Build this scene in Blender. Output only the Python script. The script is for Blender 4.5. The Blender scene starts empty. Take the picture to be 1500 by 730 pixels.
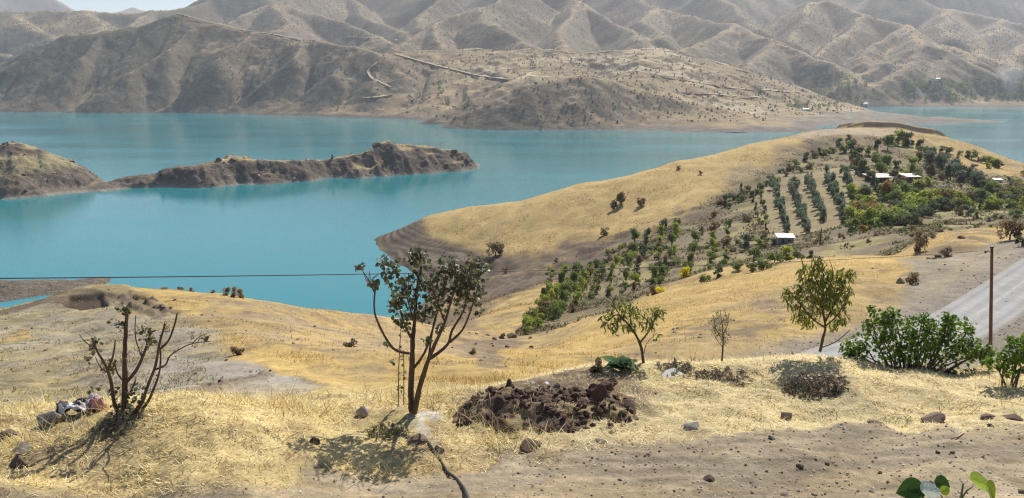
import bpy, math, random, time
import numpy as np
from mathutils import Vector, Matrix
T0 = time.time()
random.seed(7)
RNG = np.random.default_rng(11)
C = bpy.context.scene.collection

# ------------------------------------------------------------------ camera model
# Lake surface is z = 0.  The photographer stands H metres above it, looking along +Y, tilted down.
H = 60.0
F = 1177.0                       # focal length in pixels of the 1500 px wide photograph
PITCH = math.atan(255.0 / F)
SP, CP = math.sin(PITCH), math.cos(PITCH)

def qof(py):                     # metres of drop per metre of distance for a picture row
    v = (py - 365.0) / F
    return (SP + v * CP) / (CP - v * SP)
def uof(px, py):
    v = (py - 365.0) / F
    return (px - 750.0) / F / (CP - v * SP)
def W(px, py, Y):                # point seen at (px, py) at distance Y
    return (uof(px, py) * Y, Y, H - qof(py) * Y)

# ------------------------------------------------------------------ noise
def _hash(ix, iy, seed):
    h = (ix.astype(np.int64) * 374761393 + iy.astype(np.int64) * 668265263 + seed * 974711) & 0xffffffff
    h = ((h ^ (h >> 13)) * 1274126177) & 0xffffffff
    h = h ^ (h >> 16)
    return (h & 0xffffff) / float(0xffffff)
def vnoise(x, y, seed=0):
    x0 = np.floor(x); y0 = np.floor(y)
    fx = x - x0; fy = y - y0
    fx = fx * fx * fx * (fx * (fx * 6 - 15) + 10); fy = fy * fy * fy * (fy * (fy * 6 - 15) + 10)
    a = _hash(x0, y0, seed); b = _hash(x0 + 1, y0, seed)
    c = _hash(x0, y0 + 1, seed); d = _hash(x0 + 1, y0 + 1, seed)
    return (a + (b - a) * fx) * (1 - fy) + (c + (d - c) * fx) * fy
def fbm(x, y, lam, octv=4, seed=0, gain=0.5):        # roughly -1..1
    s = 0; a = 1.0; t = 0
    for i in range(octv):
        r = 0.6 + i
        cx = x * math.cos(r) - y * math.sin(r); cy = x * math.sin(r) + y * math.cos(r)
        s = s + a * (vnoise(cx / lam + 17.3 * i, cy / lam - 9.1 * i, seed + i) * 2 - 1)
        t += a; a *= gain; lam = lam / 2.03
    return s / t * 1.6
def ridged(x, y, lam, octv=3, seed=0):               # 0..1, sharp at 1
    s = 0; a = 1.0; t = 0
    for i in range(octv):
        r = 1.1 + 1.3 * i
        cx = x * math.cos(r) - y * math.sin(r); cy = x * math.sin(r) + y * math.cos(r)
        n = 1 - np.abs(vnoise(cx / lam + 5.7 * i, cy / lam + 3.3 * i, seed + i) * 2 - 1) * 1.3
        s = s + a * n; t += a; a *= 0.5; lam /= 2.1
    return s / t
def sstep(a, b, x):
    t = np.clip((x - a) / (b - a), 0, 1)
    return t * t * (3 - 2 * t)

# ------------------------------------------------------------------ object helpers
def tag(o, label=None, cat=None, group=None, kind=None):
    if label: o['label'] = label
    if cat: o['category'] = cat
    if group: o['group'] = group
    if kind: o['kind'] = kind
    return o
def empty(name, loc=(0, 0, 0), rz=0.0):
    o = bpy.data.objects.new(name, None); C.objects.link(o)
    o.location = loc; o.rotation_euler = (0, 0, rz); o.empty_display_size = 0.2
    return o
class MB:
    """collects vertices and faces, with one colour per face-corner, into one mesh"""
    def __init__(s): s.v = []; s.f = []; s.m = []; s.c = []
    def add(s, vs, fs, mi=0, col=(1, 1, 1)):
        b = len(s.v); s.v += [tuple(v) for v in vs]
        for f in fs: s.f.append([b + i for i in f]); s.m.append(mi); s.c.append(col)
    def tube(s, pts, rad, n=7, mi=0, col=(1, 1, 1), cap=True, wob=0.0):
        pts = [Vector(p) for p in pts]; k = len(pts); rings = []
        ref = Vector((0.31, 0.9, 0.2))
        for i, p in enumerate(pts):
            t = (pts[min(i + 1, k - 1)] - pts[max(i - 1, 0)])
            t = t.normalized() if t.length > 1e-9 else Vector((0, 0, 1))
            a = t.cross(ref)
            a = a.normalized() if a.length > 1e-4 else t.orthogonal().normalized()
            b = t.cross(a)
            r = rad[i]
            rings.append([p + (a * math.cos(2 * math.pi * j / n) + b * math.sin(2 * math.pi * j / n)) * r * (1 + wob * random.uniform(-1, 1)) for j in range(n)])
        vs = [v for r_ in rings for v in r_]; fs = []
        for i in range(k - 1):
            for j in range(n):
                fs.append((i * n + j, i * n + (j + 1) % n, (i + 1) * n + (j + 1) % n, (i + 1) * n + j))
        if cap: fs.append(tuple(range(n - 1, -1, -1))); fs.append(tuple((k - 1) * n + j for j in range(n)))
        s.add(vs, fs, mi, col)
    def box(s, cx, cy, cz, sx, sy, sz, mi=0, col=(1, 1, 1), rz=0.0):
        vs = []
        for dz in (-.5, .5):
            for dx, dy in ((-.5, -.5), (.5, -.5), (.5, .5), (-.5, .5)):
                x = dx * sx; y = dy * sy
                vs.append((cx + x * math.cos(rz) - y * math.sin(rz), cy + x * math.sin(rz) + y * math.cos(rz), cz + dz * sz))
        s.add(vs, [(3, 2, 1, 0), (4, 5, 6, 7), (0, 1, 5, 4), (1, 2, 6, 5), (2, 3, 7, 6), (3, 0, 4, 7)], mi, col)
    def mesh(s, name, mats, smooth=True):
        me = bpy.data.meshes.new(name); me.from_pydata(s.v, [], s.f)
        for m in (mats if isinstance(mats, (list, tuple)) else [mats]): me.materials.append(m)
        me.polygons.foreach_set('material_index', s.m)
        if smooth: me.polygons.foreach_set('use_smooth', [True] * len(s.f))
        at = me.color_attributes.new('Col', 'FLOAT_COLOR', 'CORNER')
        arr = []
        for f, c in zip(s.f, s.c): arr += [c[0], c[1], c[2], 1.0] * len(f)
        at.data.foreach_set('color', arr); me.update()
        return me
    def build(s, name, mats, parent=None, smooth=True):
        o = bpy.data.objects.new(name, s.mesh(name, mats, smooth)); C.objects.link(o)
        if parent: o.parent = parent
        return o
def np_mesh(name, V, faces, mat, colors=None, smooth=True):
    """big meshes from numpy arrays; faces (n,3) or (n,4); colours per vertex"""
    me = bpy.data.meshes.new(name)
    nv = len(V); nf, k = faces.shape
    me.vertices.add(nv); me.vertices.foreach_set('co', np.ascontiguousarray(V, dtype=np.float32).ravel())
    me.loops.add(nf * k); me.loops.foreach_set('vertex_index', faces.astype(np.int32).ravel())
    me.polygons.add(nf)
    me.polygons.foreach_set('loop_start', np.arange(0, nf * k, k, dtype=np.int32))
    me.polygons.foreach_set('loop_total', np.full(nf, k, dtype=np.int32))
    if smooth: me.polygons.foreach_set('use_smooth', np.ones(nf, dtype=bool))
    me.materials.append(mat)
    if colors is not None:
        at = me.color_attributes.new('Col', 'FLOAT_COLOR', 'POINT')
        c4 = np.ones((nv, 4), dtype=np.float32); c4[:, :3] = colors
        at.data.foreach_set('color', c4.ravel())
    me.update(calc_edges=True); me.validate()
    o = bpy.data.objects.new(name, me); C.objects.link(o)
    return o
def gridfaces(nr, nc):
    i = np.arange(nr - 1)[:, None] * nc + np.arange(nc - 1)[None, :]
    return np.stack([i, i + 1, i + nc + 1, i + nc], -1).reshape(-1, 4)

# ------------------------------------------------------------------ materials
def new_mat(name):
    m = bpy.data.materials.new(name); m.use_nodes = True
    nt = m.node_tree; nt.nodes.clear()
    return m, nt, nt.nodes, nt.links
def N(nt, typ, **kw):
    n = nt.nodes.new(typ)
    for k, v in kw.items():
        if k in n.inputs: n.inputs[k].default_value = v
        else: setattr(n, k, v)
    return n
def earth_mat(name, scales, bump=0.5, bump_scale=8.0, bdist=0.05, rough=0.95, dark=0.55, light=1.35):
    """vertex colour broken up by several sizes of noise"""
    m, nt, nd, lk = new_mat(name)
    out = N(nt, 'ShaderNodeOutputMaterial'); b = N(nt, 'ShaderNodeBsdfPrincipled', Roughness=rough)
    b.inputs['Specular IOR Level'].default_value = 0.12
    at = N(nt, 'ShaderNodeVertexColor', layer_name='Col'); tc = N(nt, 'ShaderNodeTexCoord')
    cur = at.outputs['Color']; h = None
    for sc, amt in scales:
        no = N(nt, 'ShaderNodeTexNoise', Scale=sc, Detail=5.0, Roughness=0.62)
        lk.new(tc.outputs['Object'], no.inputs['Vector'])
        mr = N(nt, 'ShaderNodeMapRange'); mr.inputs['From Min'].default_value = 0.28; mr.inputs['From Max'].default_value = 0.72
        mr.inputs['To Min'].default_value = 1 - amt * (1 - dark); mr.inputs['To Max'].default_value = 1 + amt * (light - 1)
        lk.new(no.outputs['Fac'], mr.inputs['Value'])
        mx = N(nt, 'ShaderNodeVectorMath', operation='SCALE')
        lk.new(cur, mx.inputs[0]); lk.new(mr.outputs['Result'], mx.inputs['Scale']); cur = mx.outputs['Vector']
    lk.new(cur, b.inputs['Base Color'])
    bn = N(nt, 'ShaderNodeTexNoise', Scale=bump_scale, Detail=6.0, Roughness=0.65)
    lk.new(tc.outputs['Object'], bn.inputs['Vector'])
    bp = N(nt, 'ShaderNodeBump', Strength=bump, Distance=bdist)
    lk.new(bn.outputs['Fac'], bp.inputs['Height']); lk.new(bp.outputs['Normal'], b.inputs['Normal'])
    lk.new(b.outputs['BSDF'], out.inputs['Surface'])
    return m
def leaf_mat(name, transl=0.35, rough=0.5, spec=0.3):
    m, nt, nd, lk = new_mat(name)
    out = N(nt, 'ShaderNodeOutputMaterial'); b = N(nt, 'ShaderNodeBsdfPrincipled', Roughness=rough)
    b.inputs['Specular IOR Level'].default_value = spec
    at = N(nt, 'ShaderNodeVertexColor', layer_name='Col')
    tr = N(nt, 'ShaderNodeBsdfTranslucent'); mx = N(nt, 'ShaderNodeMixShader', Fac=transl)
    hs = N(nt, 'ShaderNodeHueSaturation', Saturation=1.1, Value=1.5); lk.new(at.outputs['Color'], hs.inputs['Color'])
    tc = N(nt, 'ShaderNodeTexCoord'); no = N(nt, 'ShaderNodeTexNoise', Scale=28.0, Detail=4.0, Roughness=.7); lk.new(tc.outputs['Object'], no.inputs['Vector'])
    mr = N(nt, 'ShaderNodeMapRange'); mr.inputs['From Min'].default_value = .3; mr.inputs['From Max'].default_value = .7; mr.inputs['To Min'].default_value = .72; mr.inputs['To Max'].default_value = 1.25; lk.new(no.outputs['Fac'], mr.inputs['Value'])
    vm = N(nt, 'ShaderNodeVectorMath', operation='SCALE'); lk.new(at.outputs['Color'], vm.inputs[0]); lk.new(mr.outputs['Result'], vm.inputs['Scale'])
    lk.new(vm.outputs['Vector'], b.inputs['Base Color']); lk.new(hs.outputs['Color'], tr.inputs['Color'])
    lk.new(b.outputs['BSDF'], mx.inputs[1]); lk.new(tr.outputs['BSDF'], mx.inputs[2]); lk.new(mx.outputs['Shader'], out.inputs['Surface'])
    return m
def plain_mat(name, col, rough=0.8, noise=0.0, scale=6.0, bump=0.0, metallic=0.0, spec=0.3, stretch=(1, 1, 1), bdist=0.02):
    m, nt, nd, lk = new_mat(name)
    out = N(nt, 'ShaderNodeOutputMaterial'); b = N(nt, 'ShaderNodeBsdfPrincipled', Roughness=rough, Metallic=metallic)
    b.inputs['Specular IOR Level'].default_value = spec
    tc = N(nt, 'ShaderNodeTexCoord'); mp = N(nt, 'ShaderNodeMapping'); mp.inputs['Scale'].default_value = stretch
    lk.new(tc.outputs['Object'], mp.inputs['Vector'])
    no = N(nt, 'ShaderNodeTexNoise', Scale=scale, Detail=6.0, Roughness=0.65); lk.new(mp.outputs['Vector'], no.inputs['Vector'])
    cr = N(nt, 'ShaderNodeValToRGB')
    cr.color_ramp.elements[0].position = 0.3; cr.color_ramp.elements[1].position = 0.7
    cr.color_ramp.elements[0].color = (*[max(0, c * (1 - noise)) for c in col], 1); cr.color_ramp.elements[1].color = (*[min(1, c * (1 + noise)) for c in col], 1)
    lk.new(no.outputs['Fac'], cr.inputs['Fac']); lk.new(cr.outputs['Color'], b.inputs['Base Color'])
    if bump:
        bp = N(nt, 'ShaderNodeBump', Strength=bump, Distance=bdist)
        lk.new(no.outputs['Fac'], bp.inputs['Height']); lk.new(bp.outputs['Normal'], b.inputs['Normal'])
    lk.new(b.outputs['BSDF'], out.inputs['Surface'])
    return m
def vcol_mat(name, rough=0.9, spec=0.15, scale=9.0, amt=0.35, bump=0.5, bdist=0.02):
    return earth_mat(name, [(scale, amt), (scale * 5, amt)], bump=bump, bump_scale=scale * 2, bdist=bdist, rough=rough)

M = {}
M['ground'] = earth_mat('ground_earth', [(0.035, .35), (0.22, .5), (1.3, .55), (7.0, .6), (34.0, .6)], bump=0.55, bump_scale=11.0, bdist=0.05)
M['hills'] = earth_mat('hill_earth', [(0.004, .4), (0.02, .5), (0.09, .6), (0.25, .6)], bump=0.7, bump_scale=0.11, bdist=2.2)
M['island'] = earth_mat('island_rock', [(0.05, .3), (0.25, .5), (0.9, .8), (2.5, .9)], bump=1.0, bump_scale=0.8, bdist=0.7)
M['rock'] = vcol_mat('dark_stone', scale=6.0, bump=0.7)
M['soil'] = vcol_mat('turned_soil', scale=14.0, bump=0.9, amt=.6)
M['bark'] = plain_mat('bark', (0.115, 0.075, 0.05), 0.9, .45, 14.0, .6, stretch=(1, 1, .25))
M['bark_pale'] = plain_mat('grey_bark', (0.16, 0.115, 0.08), 0.9, .4, 16.0, .5, stretch=(1, 1, .25))
M['leaf'] = leaf_mat('leaf_blades', .32, .48, .4)
M['straw'] = leaf_mat('straw_blades', .22, .7, .1)
M['foliage'] = leaf_mat('small_foliage', .38, .7, .1)

# ------------------------------------------------------------------ near and middle terrain: control points
ctl = []                                             # (u, lnY, q)
def cp(px, py, Y): ctl.append((uof(px, py), math.log(Y), qof(py)))
def cq(px, Y, q): ctl.append((uof(px, 480), math.log(Y), q))
def cz(X, Y, z): ctl.append((X / Y, math.log(Y), (H - z) / Y))
for px in (-450, -150, 200, 550, 900, 1250, 1600, 1950):
    cq(px, 1.0, 1.72); cq(px, 2.5, 1.00); cq(px, 5.0, .74); cq(px, 7.2, .625)
    cp(px, 730, 9.0)
for px in (900, 1150, 1400, 1700, 1950):
    cp(px, 640, 10.8); cp(px, 600, 11.9); cp(px, 560, 13.2)
for px in (1000, 1150, 1300, 1450, 1650, 1950):
    cp(px, 530 if px != 1150 else 518, 14.7); cq(px, 19, .42)
cq(1100, 27, .445); cp(1215, 518, 14.8); cp(1255, 522, 14.7); cp(1090, 522, 14.7); cq(1130, 34, .415); cq(1180, 36, .41); cq(1300, 27, .44); cq(1500, 28, .44); cq(1900, 28, .44)
for px, y in ((-300, 640), (0, 622), (150, 610), (300, 592)):
    cp(px, y, 11.6 + (622 - y) * .022)
    cp(px, y + 50, 10.3)
cq(-300, 15, .48); cq(0, 14.5, .478); cq(300, 15.5, .452)
cp(500, 577, 13.0); cq(500, 16.5, .435); cp(500, 560, 24); cp(500, 640, 10.8)
cp(650, 572, 13.1); cq(650, 17, .425); cp(650, 550, 28); cp(700, 640, 10.8)
cp(750, 552, 13.8); cq(760, 18.5, .405); cp(750, 532, 36)
cp(900, 532, 14.4); cq(900, 20, .40); cp(940, 510, 45); cp(900, 520, 42)
# left slope up to its crest above the water
for px, pts in {-400: ((620, 17), (560, 28), (500, 50), (480, 64)), 0: ((600, 19), (560, 28), (500, 50), (462, 70)), 100: ((590, 20), (560, 28), (500, 49), (450, 67), (435, 76)),
                170: ((427, 79),), 300: ((570, 21), (530, 31), (480, 50), (434, 77)), 450: ((545, 28), (500, 48), (455, 76)),
                545: ((530, 42), (463, 80)), 600: ((515, 55), (490, 70)), 620: ((474, 86),), 650: ((520, 52),)}.items():
    for py, Y in pts: cp(px, py, Y)
for px, q1 in ((-400, .345), (0, .335), (170, .312), (300, .318), (450, .332), (545, .338)):
    cq(px, 112, q1); cq(px, 168, .378)
cq(170, 95, .29); cq(300, 92, .295); cq(450, 92, .314); cq(0, 85, .318)
# gully
for a in ((735, 531, 50), (722, 507, 75), (703, 482, 108), (672, 464, 158), (645, 456, 184)): cp(*a)
# spur with yellow grass, its far side, lower orchard
for a in ((800, 512, 66), (760, 502, 84), (850, 492, 70), (900, 470, 76), (1000, 436, 86), (1130, 401, 96), (1250, 381, 106), (1320, 375, 110),
          (1000, 490, 50), (1100, 470, 56), (1200, 440, 63), (1200, 490, 46), (1100, 508, 43), (1300, 420, 70),
          (740, 460, 130), (700, 442, 174), (740, 431, 166), (800, 421, 160), (775, 485, 102), (830, 455, 118), (870, 411, 150),
          (790, 400, 213), (720, 414, 214), (850, 384, 211), (900, 430, 138), (940, 400, 152), (1000, 410, 122), (1000, 370, 178), (1130, 384, 124),
          (1100, 340, 186), (1150, 352, 168), (1250, 332, 168), (1200, 260, 260), (1290, 201, 340), (1400, 300, 208), (1400, 270, 250), (1300, 262, 252),
          (1480, 330, 140), (1500, 280, 228), (1700, 310, 190), (1250, 350, 140), (1400, 340, 128), (1100, 300, 232), (1240, 230, 300), (1420, 240, 320)): cp(*a)
# road shelf on the right
for a in ((1500, 378, 79), (1500, 455, 60.5), (1390, 440, 64), (1245, 497, 50.5), (1165, 513, 44), (1450, 500, 50), (1500, 525, 42), (1380, 480, 53), (1600, 400, 72), (1600, 480, 55),
          (1350, 400, 82), (1420, 385, 88), (1345, 358, 110), (1430, 345, 120), (1500, 345, 115), (1700, 335, 110), (1700, 400, 70), (1800, 520, 42)): cp(*a)
# ridge behind, its near face and its shore
for a in ((552, 351, 295), (620, 321, 297), (700, 298, 300), (850, 266, 305), (1000, 237, 310), (1100, 212, 330), (1180, 194, 360), (1235, 190, 374), (1290, 187, 385), (1340, 194, 380),
          (1400, 205, 370), (1460, 228, 350), (1500, 243, 335), (1600, 275, 310), (1800, 330, 280),
          (640, 372, 262), (625, 386, 248), (700, 362, 260), (800, 332, 264), (900, 301, 270), (1000, 270, 280), (1100, 245, 298),
          (700, 402, 232), (900, 356, 226), (1060, 300, 246), (1200, 222, 322)): cp(*a)
for a in ((-60, 268, -4), (-72, 300, -6), (-100, 250, -10), (-40, 226, -5), (-52, 203, -4), (-120, 196, -8), (-120, 235, -12), (-210, 250, -12), (-45, 250, -3),
          (0, 350, -7), (66, 380, -8), (125, 425, -8), (170, 485, -8), (240, 485, -9), (310, 440, -9), (-50, 332, -9), (0, 450, -14), (200, 600, -15), (420, 460, -15),
          (-200, 350, -15), (-320, 250, -15), (-140, 180, -6), (-200, 190, -8), (480, 600, -15), (-450, 600, -20), (-450, 430, -20), (0, 600, -20)): cz(*a)
ctl = np.array(ctl)
KU = 1.6
P = np.stack([ctl[:, 0] * KU, ctl[:, 1]], 1)
def kern(r2): return r2 * np.log(r2 + 1e-12) * 0.5
n = len(P)
A = np.zeros((n + 3, n + 3))
A[:n, :n] = kern(((P[:, None] - P[None]) ** 2).sum(-1)) + np.eye(n) * 2e-4
A[:n, n] = 1; A[:n, n + 1:n + 3] = P; A[n, :n] = 1; A[n + 1:, :n] = P.T
wts = np.linalg.solve(A, np.concatenate([ctl[:, 2], np.zeros(3)]))
def qfield(u, lnY):
    u = np.asarray(u, float) * KU; l = np.asarray(lnY, float)
    shp = u.shape; u = u.ravel(); l = l.ravel()
    r = wts[n] + wts[n + 1] * u + wts[n + 2] * l
    for i in range(n):
        r2 = (u - P[i, 0]) ** 2 + (l - P[i, 1]) ** 2
        r = r + wts[i] * kern(r2)
    return r.reshape(shp)
def hit(px, py, Ymin=1.0, Ymax=520.0):
    """first place where the sight line of a photograph point meets the terrain"""
    u = uof(px, py); q = qof(py)
    l = np.linspace(math.log(Ymin), math.log(Ymax), 900)
    qf = qfield(np.full(900, u), l)
    k = np.nonzero(qf <= q)[0]
    if len(k): i = k[0]
    else: i = int(np.argmin(qf - q))               # just above a crest: take the crest
    return u, l[i]

# grid
NU = 860
U = np.linspace(-1.0, 1.0, NU)
LN = np.concatenate([np.linspace(0, math.log(8.4), 46)[:-1], np.linspace(math.log(8.4), math.log(24), 330)[:-1], np.linspace(math.log(24), math.log(600), 560)])
NL = len(LN)
UU, LL = np.meshgrid(U, LN)
QQ = qfield(UU, LL)
YY = np.exp(LL); XX = UU * YY; ZB = H - QQ * YY
print('terrain base', time.time() - T0)

# ------------------------------------------------------------------ ground cover regions
GRASS = np.array((0.45, 0.32, 0.125)); STRAW = np.array((0.60, 0.475, 0.20)); DIRT = np.array((0.285, 0.238, 0.168)); GREY = np.array((0.30, 0.265, 0.215))
BROWN = np.array((0.20, 0.15, 0.105)); TILL = np.array((0.092, 0.071, 0.056)); OLIVE = np.array((0.265, 0.23, 0.14)); ASPH = np.array((0.30, 0.285, 0.265)); MUD = np.array((0.10, 0.08, 0.064))
DUST = np.array((0.36, 0.275, 0.165))
col = np.empty(UU.shape + (3,)); col[:] = GRASS
wn1 = fbm(UU, LL * .6, .09, 4, 31); wn2 = fbm(UU, LL * .6, .09, 4, 57)
def poly_uv(pts, Ymin, Ymax): return np.array([hit(px, py, Ymin, Ymax) for px, py in pts])
def region(pts, feather=.01, warp=.02, Ymin=1.0, Ymax=520.0, lsc=.5):
    """0..1 mask of a patch of ground given by its outline"""
    pg = poly_uv(pts, Ymin, Ymax); pg = pg * np.array((1, lsc))
    x = UU + wn1 * warp; y = (LL + wn2 * warp / lsc) * lsc
    ins = np.zeros(UU.shape, bool); d2 = np.full(UU.shape, 9.0)
    for i in range(len(pg)):
        a = pg[i]; b = pg[(i + 1) % len(pg)]
        with np.errstate(divide='ignore', invalid='ignore'):
            c = ((a[1] > y) != (b[1] > y)) & (x < (b[0] - a[0]) * (y - a[1]) / (b[1] - a[1] + 1e-12) + a[0])
        ins ^= c
        e = b - a; t = np.clip(((x - a[0]) * e[0] + (y - a[1]) * e[1]) / (e @ e + 1e-12), 0, 1)
        d2 = np.minimum(d2, (x - a[0] - t * e[0]) ** 2 + (y - a[1] - t * e[1]) ** 2)
    d = np.sqrt(d2); sd = np.where(ins, d, -d)
    return sstep(-feather, feather, sd)
def paint(mask, c, amt=1.0):
    global col
    col += (np.asarray(c) - col) * (mask * amt)[..., None]
patch = sstep(-.1, .5, fbm(XX, YY, 14, 4, 3)); patch2 = sstep(0, .6, fbm(XX, YY, 4, 4, 9)); fine = sstep(-.1, .6, fbm(XX, YY, .9, 3, 12))
far_w = sstep(30, 50, YY)
paint(patch * .45 * far_w, DUST); paint(patch2 * .4 * far_w, BROWN)
terr = .5 + .5 * np.sin((ZB * 1.0 + fbm(XX, YY, 16, 3, 131) * .8) * 2 * math.pi / 1.3); paint(sstep(.55, .95, terr) * far_w * sstep(-.3, .4, fbm(XX, YY, 25, 2, 132)), np.array((.33, .245, .13)), .55)
paint(sstep(.35, .6, fbm(XX, YY, 1.4, 3, 133)) * sstep(20, 35, YY) * (1 - sstep(150, 220, YY)), BROWN, .55)
# left hill: grazed olive/grey ground
m = region([(-500, 470), (0, 470), (120, 440), (250, 470), (330, 530), (300, 600), (0, 640), (-500, 660)], .03, .04, 11, 110)
paint(m, OLIVE, .9); paint(m * patch2, GREY, .7); paint(m * sstep(.2, .7, fbm(XX, YY, 5, 4, 77)), GRASS, .6)
m = region([(30, 470), (180, 468), (260, 500), (330, 545), (200, 560), (90, 520)], .03, .05, 11, 110); paint(m, GREY, .55)
GREYTR = region([(225, 610), (200, 575), (250, 525), (310, 530), (385, 540), (440, 555), (480, 575), (460, 580), (340, 590)], .008, .012, 14, 60); paint(GREYTR, np.array((.315, .285, .24)))
m = region([(300, 560), (345, 552), (390, 545), (370, 556), (310, 572)], .006, .015, 14, 60); paint(m, BROWN, .8)
m = region([(40, 465), (60, 440), (150, 432), (215, 445), (205, 458), (150, 450), (110, 458)], .006, .02, 40, 110); paint(m, BROWN, .9)
m = region([(0, 610), (0, 585), (120, 578), (220, 560), (200, 590), (100, 608)], .01, .025, 13, 60); paint(m, BROWN * 1.1, .8)
m = region([(0, 500), (30, 490), (50, 500), (20, 512), (0, 515)], .01, .02, 20, 90); paint(m, GRASS, .8)
m = region([(255, 470), (310, 450), (318, 470), (300, 490), (270, 500)], .006, .01, 20, 100); paint(m, DUST * .8, .7)
m = region([(310, 440), (545, 466), (620, 490), (700, 530), (560, 560), (450, 530), (320, 500)], .03, .03, 20, 120); paint(m * (0.35 + .65 * patch2), DUST, .8); paint(m * sstep(.2, .6, fbm(XX, YY, 1.6, 3, 5)), BROWN, .5)
# gully and stony ground
m = region([(690, 505), (730, 492), (770, 500), (760, 520), (740, 545), (700, 545), (660, 520)], .01, .03, 25, 130); paint(m, BROWN, .8)
m = region([(640, 470), (680, 440), (720, 425), (700, 470), (690, 500)], .01, .03, 80, 230); paint(m, BROWN, .7)
m = region([(860, 540), (950, 495), (1100, 440), (1180, 415), (1210, 440), (1100, 500), (1000, 530)], .02, .04, 25, 120); paint(m * (.3 + .7 * patch2), BROWN, .75)
# the spur keeps its yellow grass on top
m = region([(750, 525), (900, 463), (1130, 397), (1330, 373), (1330, 392), (1130, 425), (950, 485), (800, 535)], .012, .015, 25, 125); paint(m, np.array((.49, .345, .135)), .8)
# orchard ground
ORCH = m = region([(760, 500), (790, 455), (880, 385), (1040, 300), (1200, 215), (1290, 195), (1480, 262), (1600, 285), (1700, 330), (1500, 330), (1330, 365), (1120, 388), (1000, 415), (880, 458)], .015, .02, 60, 420)
paint(m, np.array((.20, .162, .105)), .92); paint(m * patch2, np.array((.17, .135, .10)), .8); paint(m * sstep(.1, .7, fbm(XX, YY, 7, 3, 41)), np.array((.34, .30, .13)), .7)
# rough dark band up to the hill top
m = region([(690, 405), (800, 372), (900, 345), (1030, 300), (1180, 215), (1230, 190), (1260, 200), (1190, 240), (1080, 305), (920, 372), (840, 402), (700, 440)], .012, .03, 120, 420); paint(m * (.35 + .65 * patch2), np.array((.135, .105, .08)), .95)
# tilled shore of the cape and the fan shaped field
TIL1 = region([(545, 352), (600, 330), (625, 325), (640, 345), (700, 372), (730, 385), (720, 400), (650, 420), (600, 415), (570, 380)], .006, .008, 180, 320); paint(TIL1, TILL, .92)
TIL2 = region([(715, 440), (725, 415), (770, 402), (840, 390), (860, 380), (850, 400), (770, 425)], .006, .006, 150, 260); paint(TIL2, TILL * 1.15, .95)
m = region([(640, 345), (625, 318), (850, 262), (1150, 196), (1180, 205), (1020, 295), (860, 345), (740, 380)], .015, .02, 220, 420); paint(m, np.array((.48, .35, .155)), .85)
m = region([(880, 340), (960, 300), (1100, 250), (1180, 215), (1190, 225), (1080, 275), (960, 335)], .015, .03, 200, 420); paint(m * patch, DUST * .8, .8)
m = region([(640, 425), (690, 388), (760, 378), (860, 350), (930, 342), (950, 360), (880, 390), (800, 424), (745, 440), (690, 452)], .01, .025, 140, 300); paint(m * (.45 + .55 * sstep(-.3, .4, fbm(XX, YY, 9, 3, 151))), np.array((.13, .10, .08)), .9)
STRIPE = region([(1105, 282), (1130, 262), (1250, 250), (1280, 300), (1240, 330), (1165, 345), (1115, 335)], .008, .01, 150, 300); paint(STRIPE, np.array((.31, .245, .14)), .65)
# hill top platform, cut bank, track
m = region([(1150, 200), (1230, 187), (1345, 195), (1330, 203), (1230, 200), (1190, 208)], .004, .008, 250, 420); paint(m, np.array((.42, .34, .26)), .8)
# right: dusty verge, tarmac
m = region([(1225, 505), (1300, 455), (1330, 412), (1325, 392), (1400, 375), (1440, 372), (1500, 352), (1700, 340), (1800, 420), (1600, 520), (1300, 530)], .012, .02, 30, 130); paint(m * .9, np.array((.25, .23, .20)), .8)
m = region([(1290, 400), (1400, 345), (1520, 325), (1600, 350), (1480, 365), (1400, 395), (1310, 425)], .02, .04, 60, 170); paint(m * patch2, BROWN, .6)
olv = region([(-500, 470), (0, 470), (120, 440), (250, 470), (330, 530), (300, 600), (0, 640), (-500, 660)], .03, .04, 11, 110); OLV = olv; paint(olv * sstep(.2, .6, fbm(XX, YY, .8, 3, 141)), np.array((.16, .135, .085)), .7); paint(olv * sstep(.25, .6, fbm(XX, YY * 2.2, 2.4, 3, 142)), np.array((.42, .35, .19)), .6)
# foreground: straw strip, bare dirt track
STR = sstep(8.0, 8.6, YY) * (1 - sstep(17, 24, YY))
RS = sstep(-.12, .12, UU + .1 * wn1); paint(STR, np.array((.52, .41, .20)), 1); paint(STR * RS, np.array((.62, .51, .29)), .85); paint(STR * sstep(.0, .7, fbm(XX, YY, .7, 4, 33)) * (.2 + .55 * (1 - sstep(-.2, .1, UU))), np.array((.24, .175, .10)), .9); paint(STR * sstep(.25, .7, fbm(XX, YY, 1.7, 4, 35)), np.array((.33, .26, .17)), .6)  # dark mottles at left paint the shaded gaps between stalks into the ground
DRT = region([(-100, 760), (330, 745), (440, 712), (560, 700), (660, 690), (800, 668), (900, 655), (1060, 640), (1230, 622), (1500, 612), (1800, 606), (2200, 600), (2200, 900), (300, 900)], .012, .022, 7, 15)
m = 1 - sstep(8.4, 8.8, YY); DRT = np.maximum(DRT, m)
paint(DRT, DIRT, 1); rut = fbm(XX * .07 + YY * .02, YY - .03 * XX, .34, 3, 97); paint(DRT * sstep(.15, .55, rut), np.array((.38, .31, .215)), .7); paint(DRT * sstep(.2, .5, -rut), np.array((.20, .16, .115)), .7); paint(DRT * sstep(0, .6, fbm(XX * .35, YY, 1.0, 4, 90)), np.array((.23, .18, .125)), .6); paint(DRT * sstep(.15, .7, fbm(XX * .3, YY, .7, 3, 95)), np.array((.43, .335, .20)), .55)
SH = region([(690, 665), (780, 650), (905, 632), (960, 645), (860, 660), (740, 690)], .01, .03, 8, 14); paint(SH, np.array((.15, .115, .09)), .6)
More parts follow.
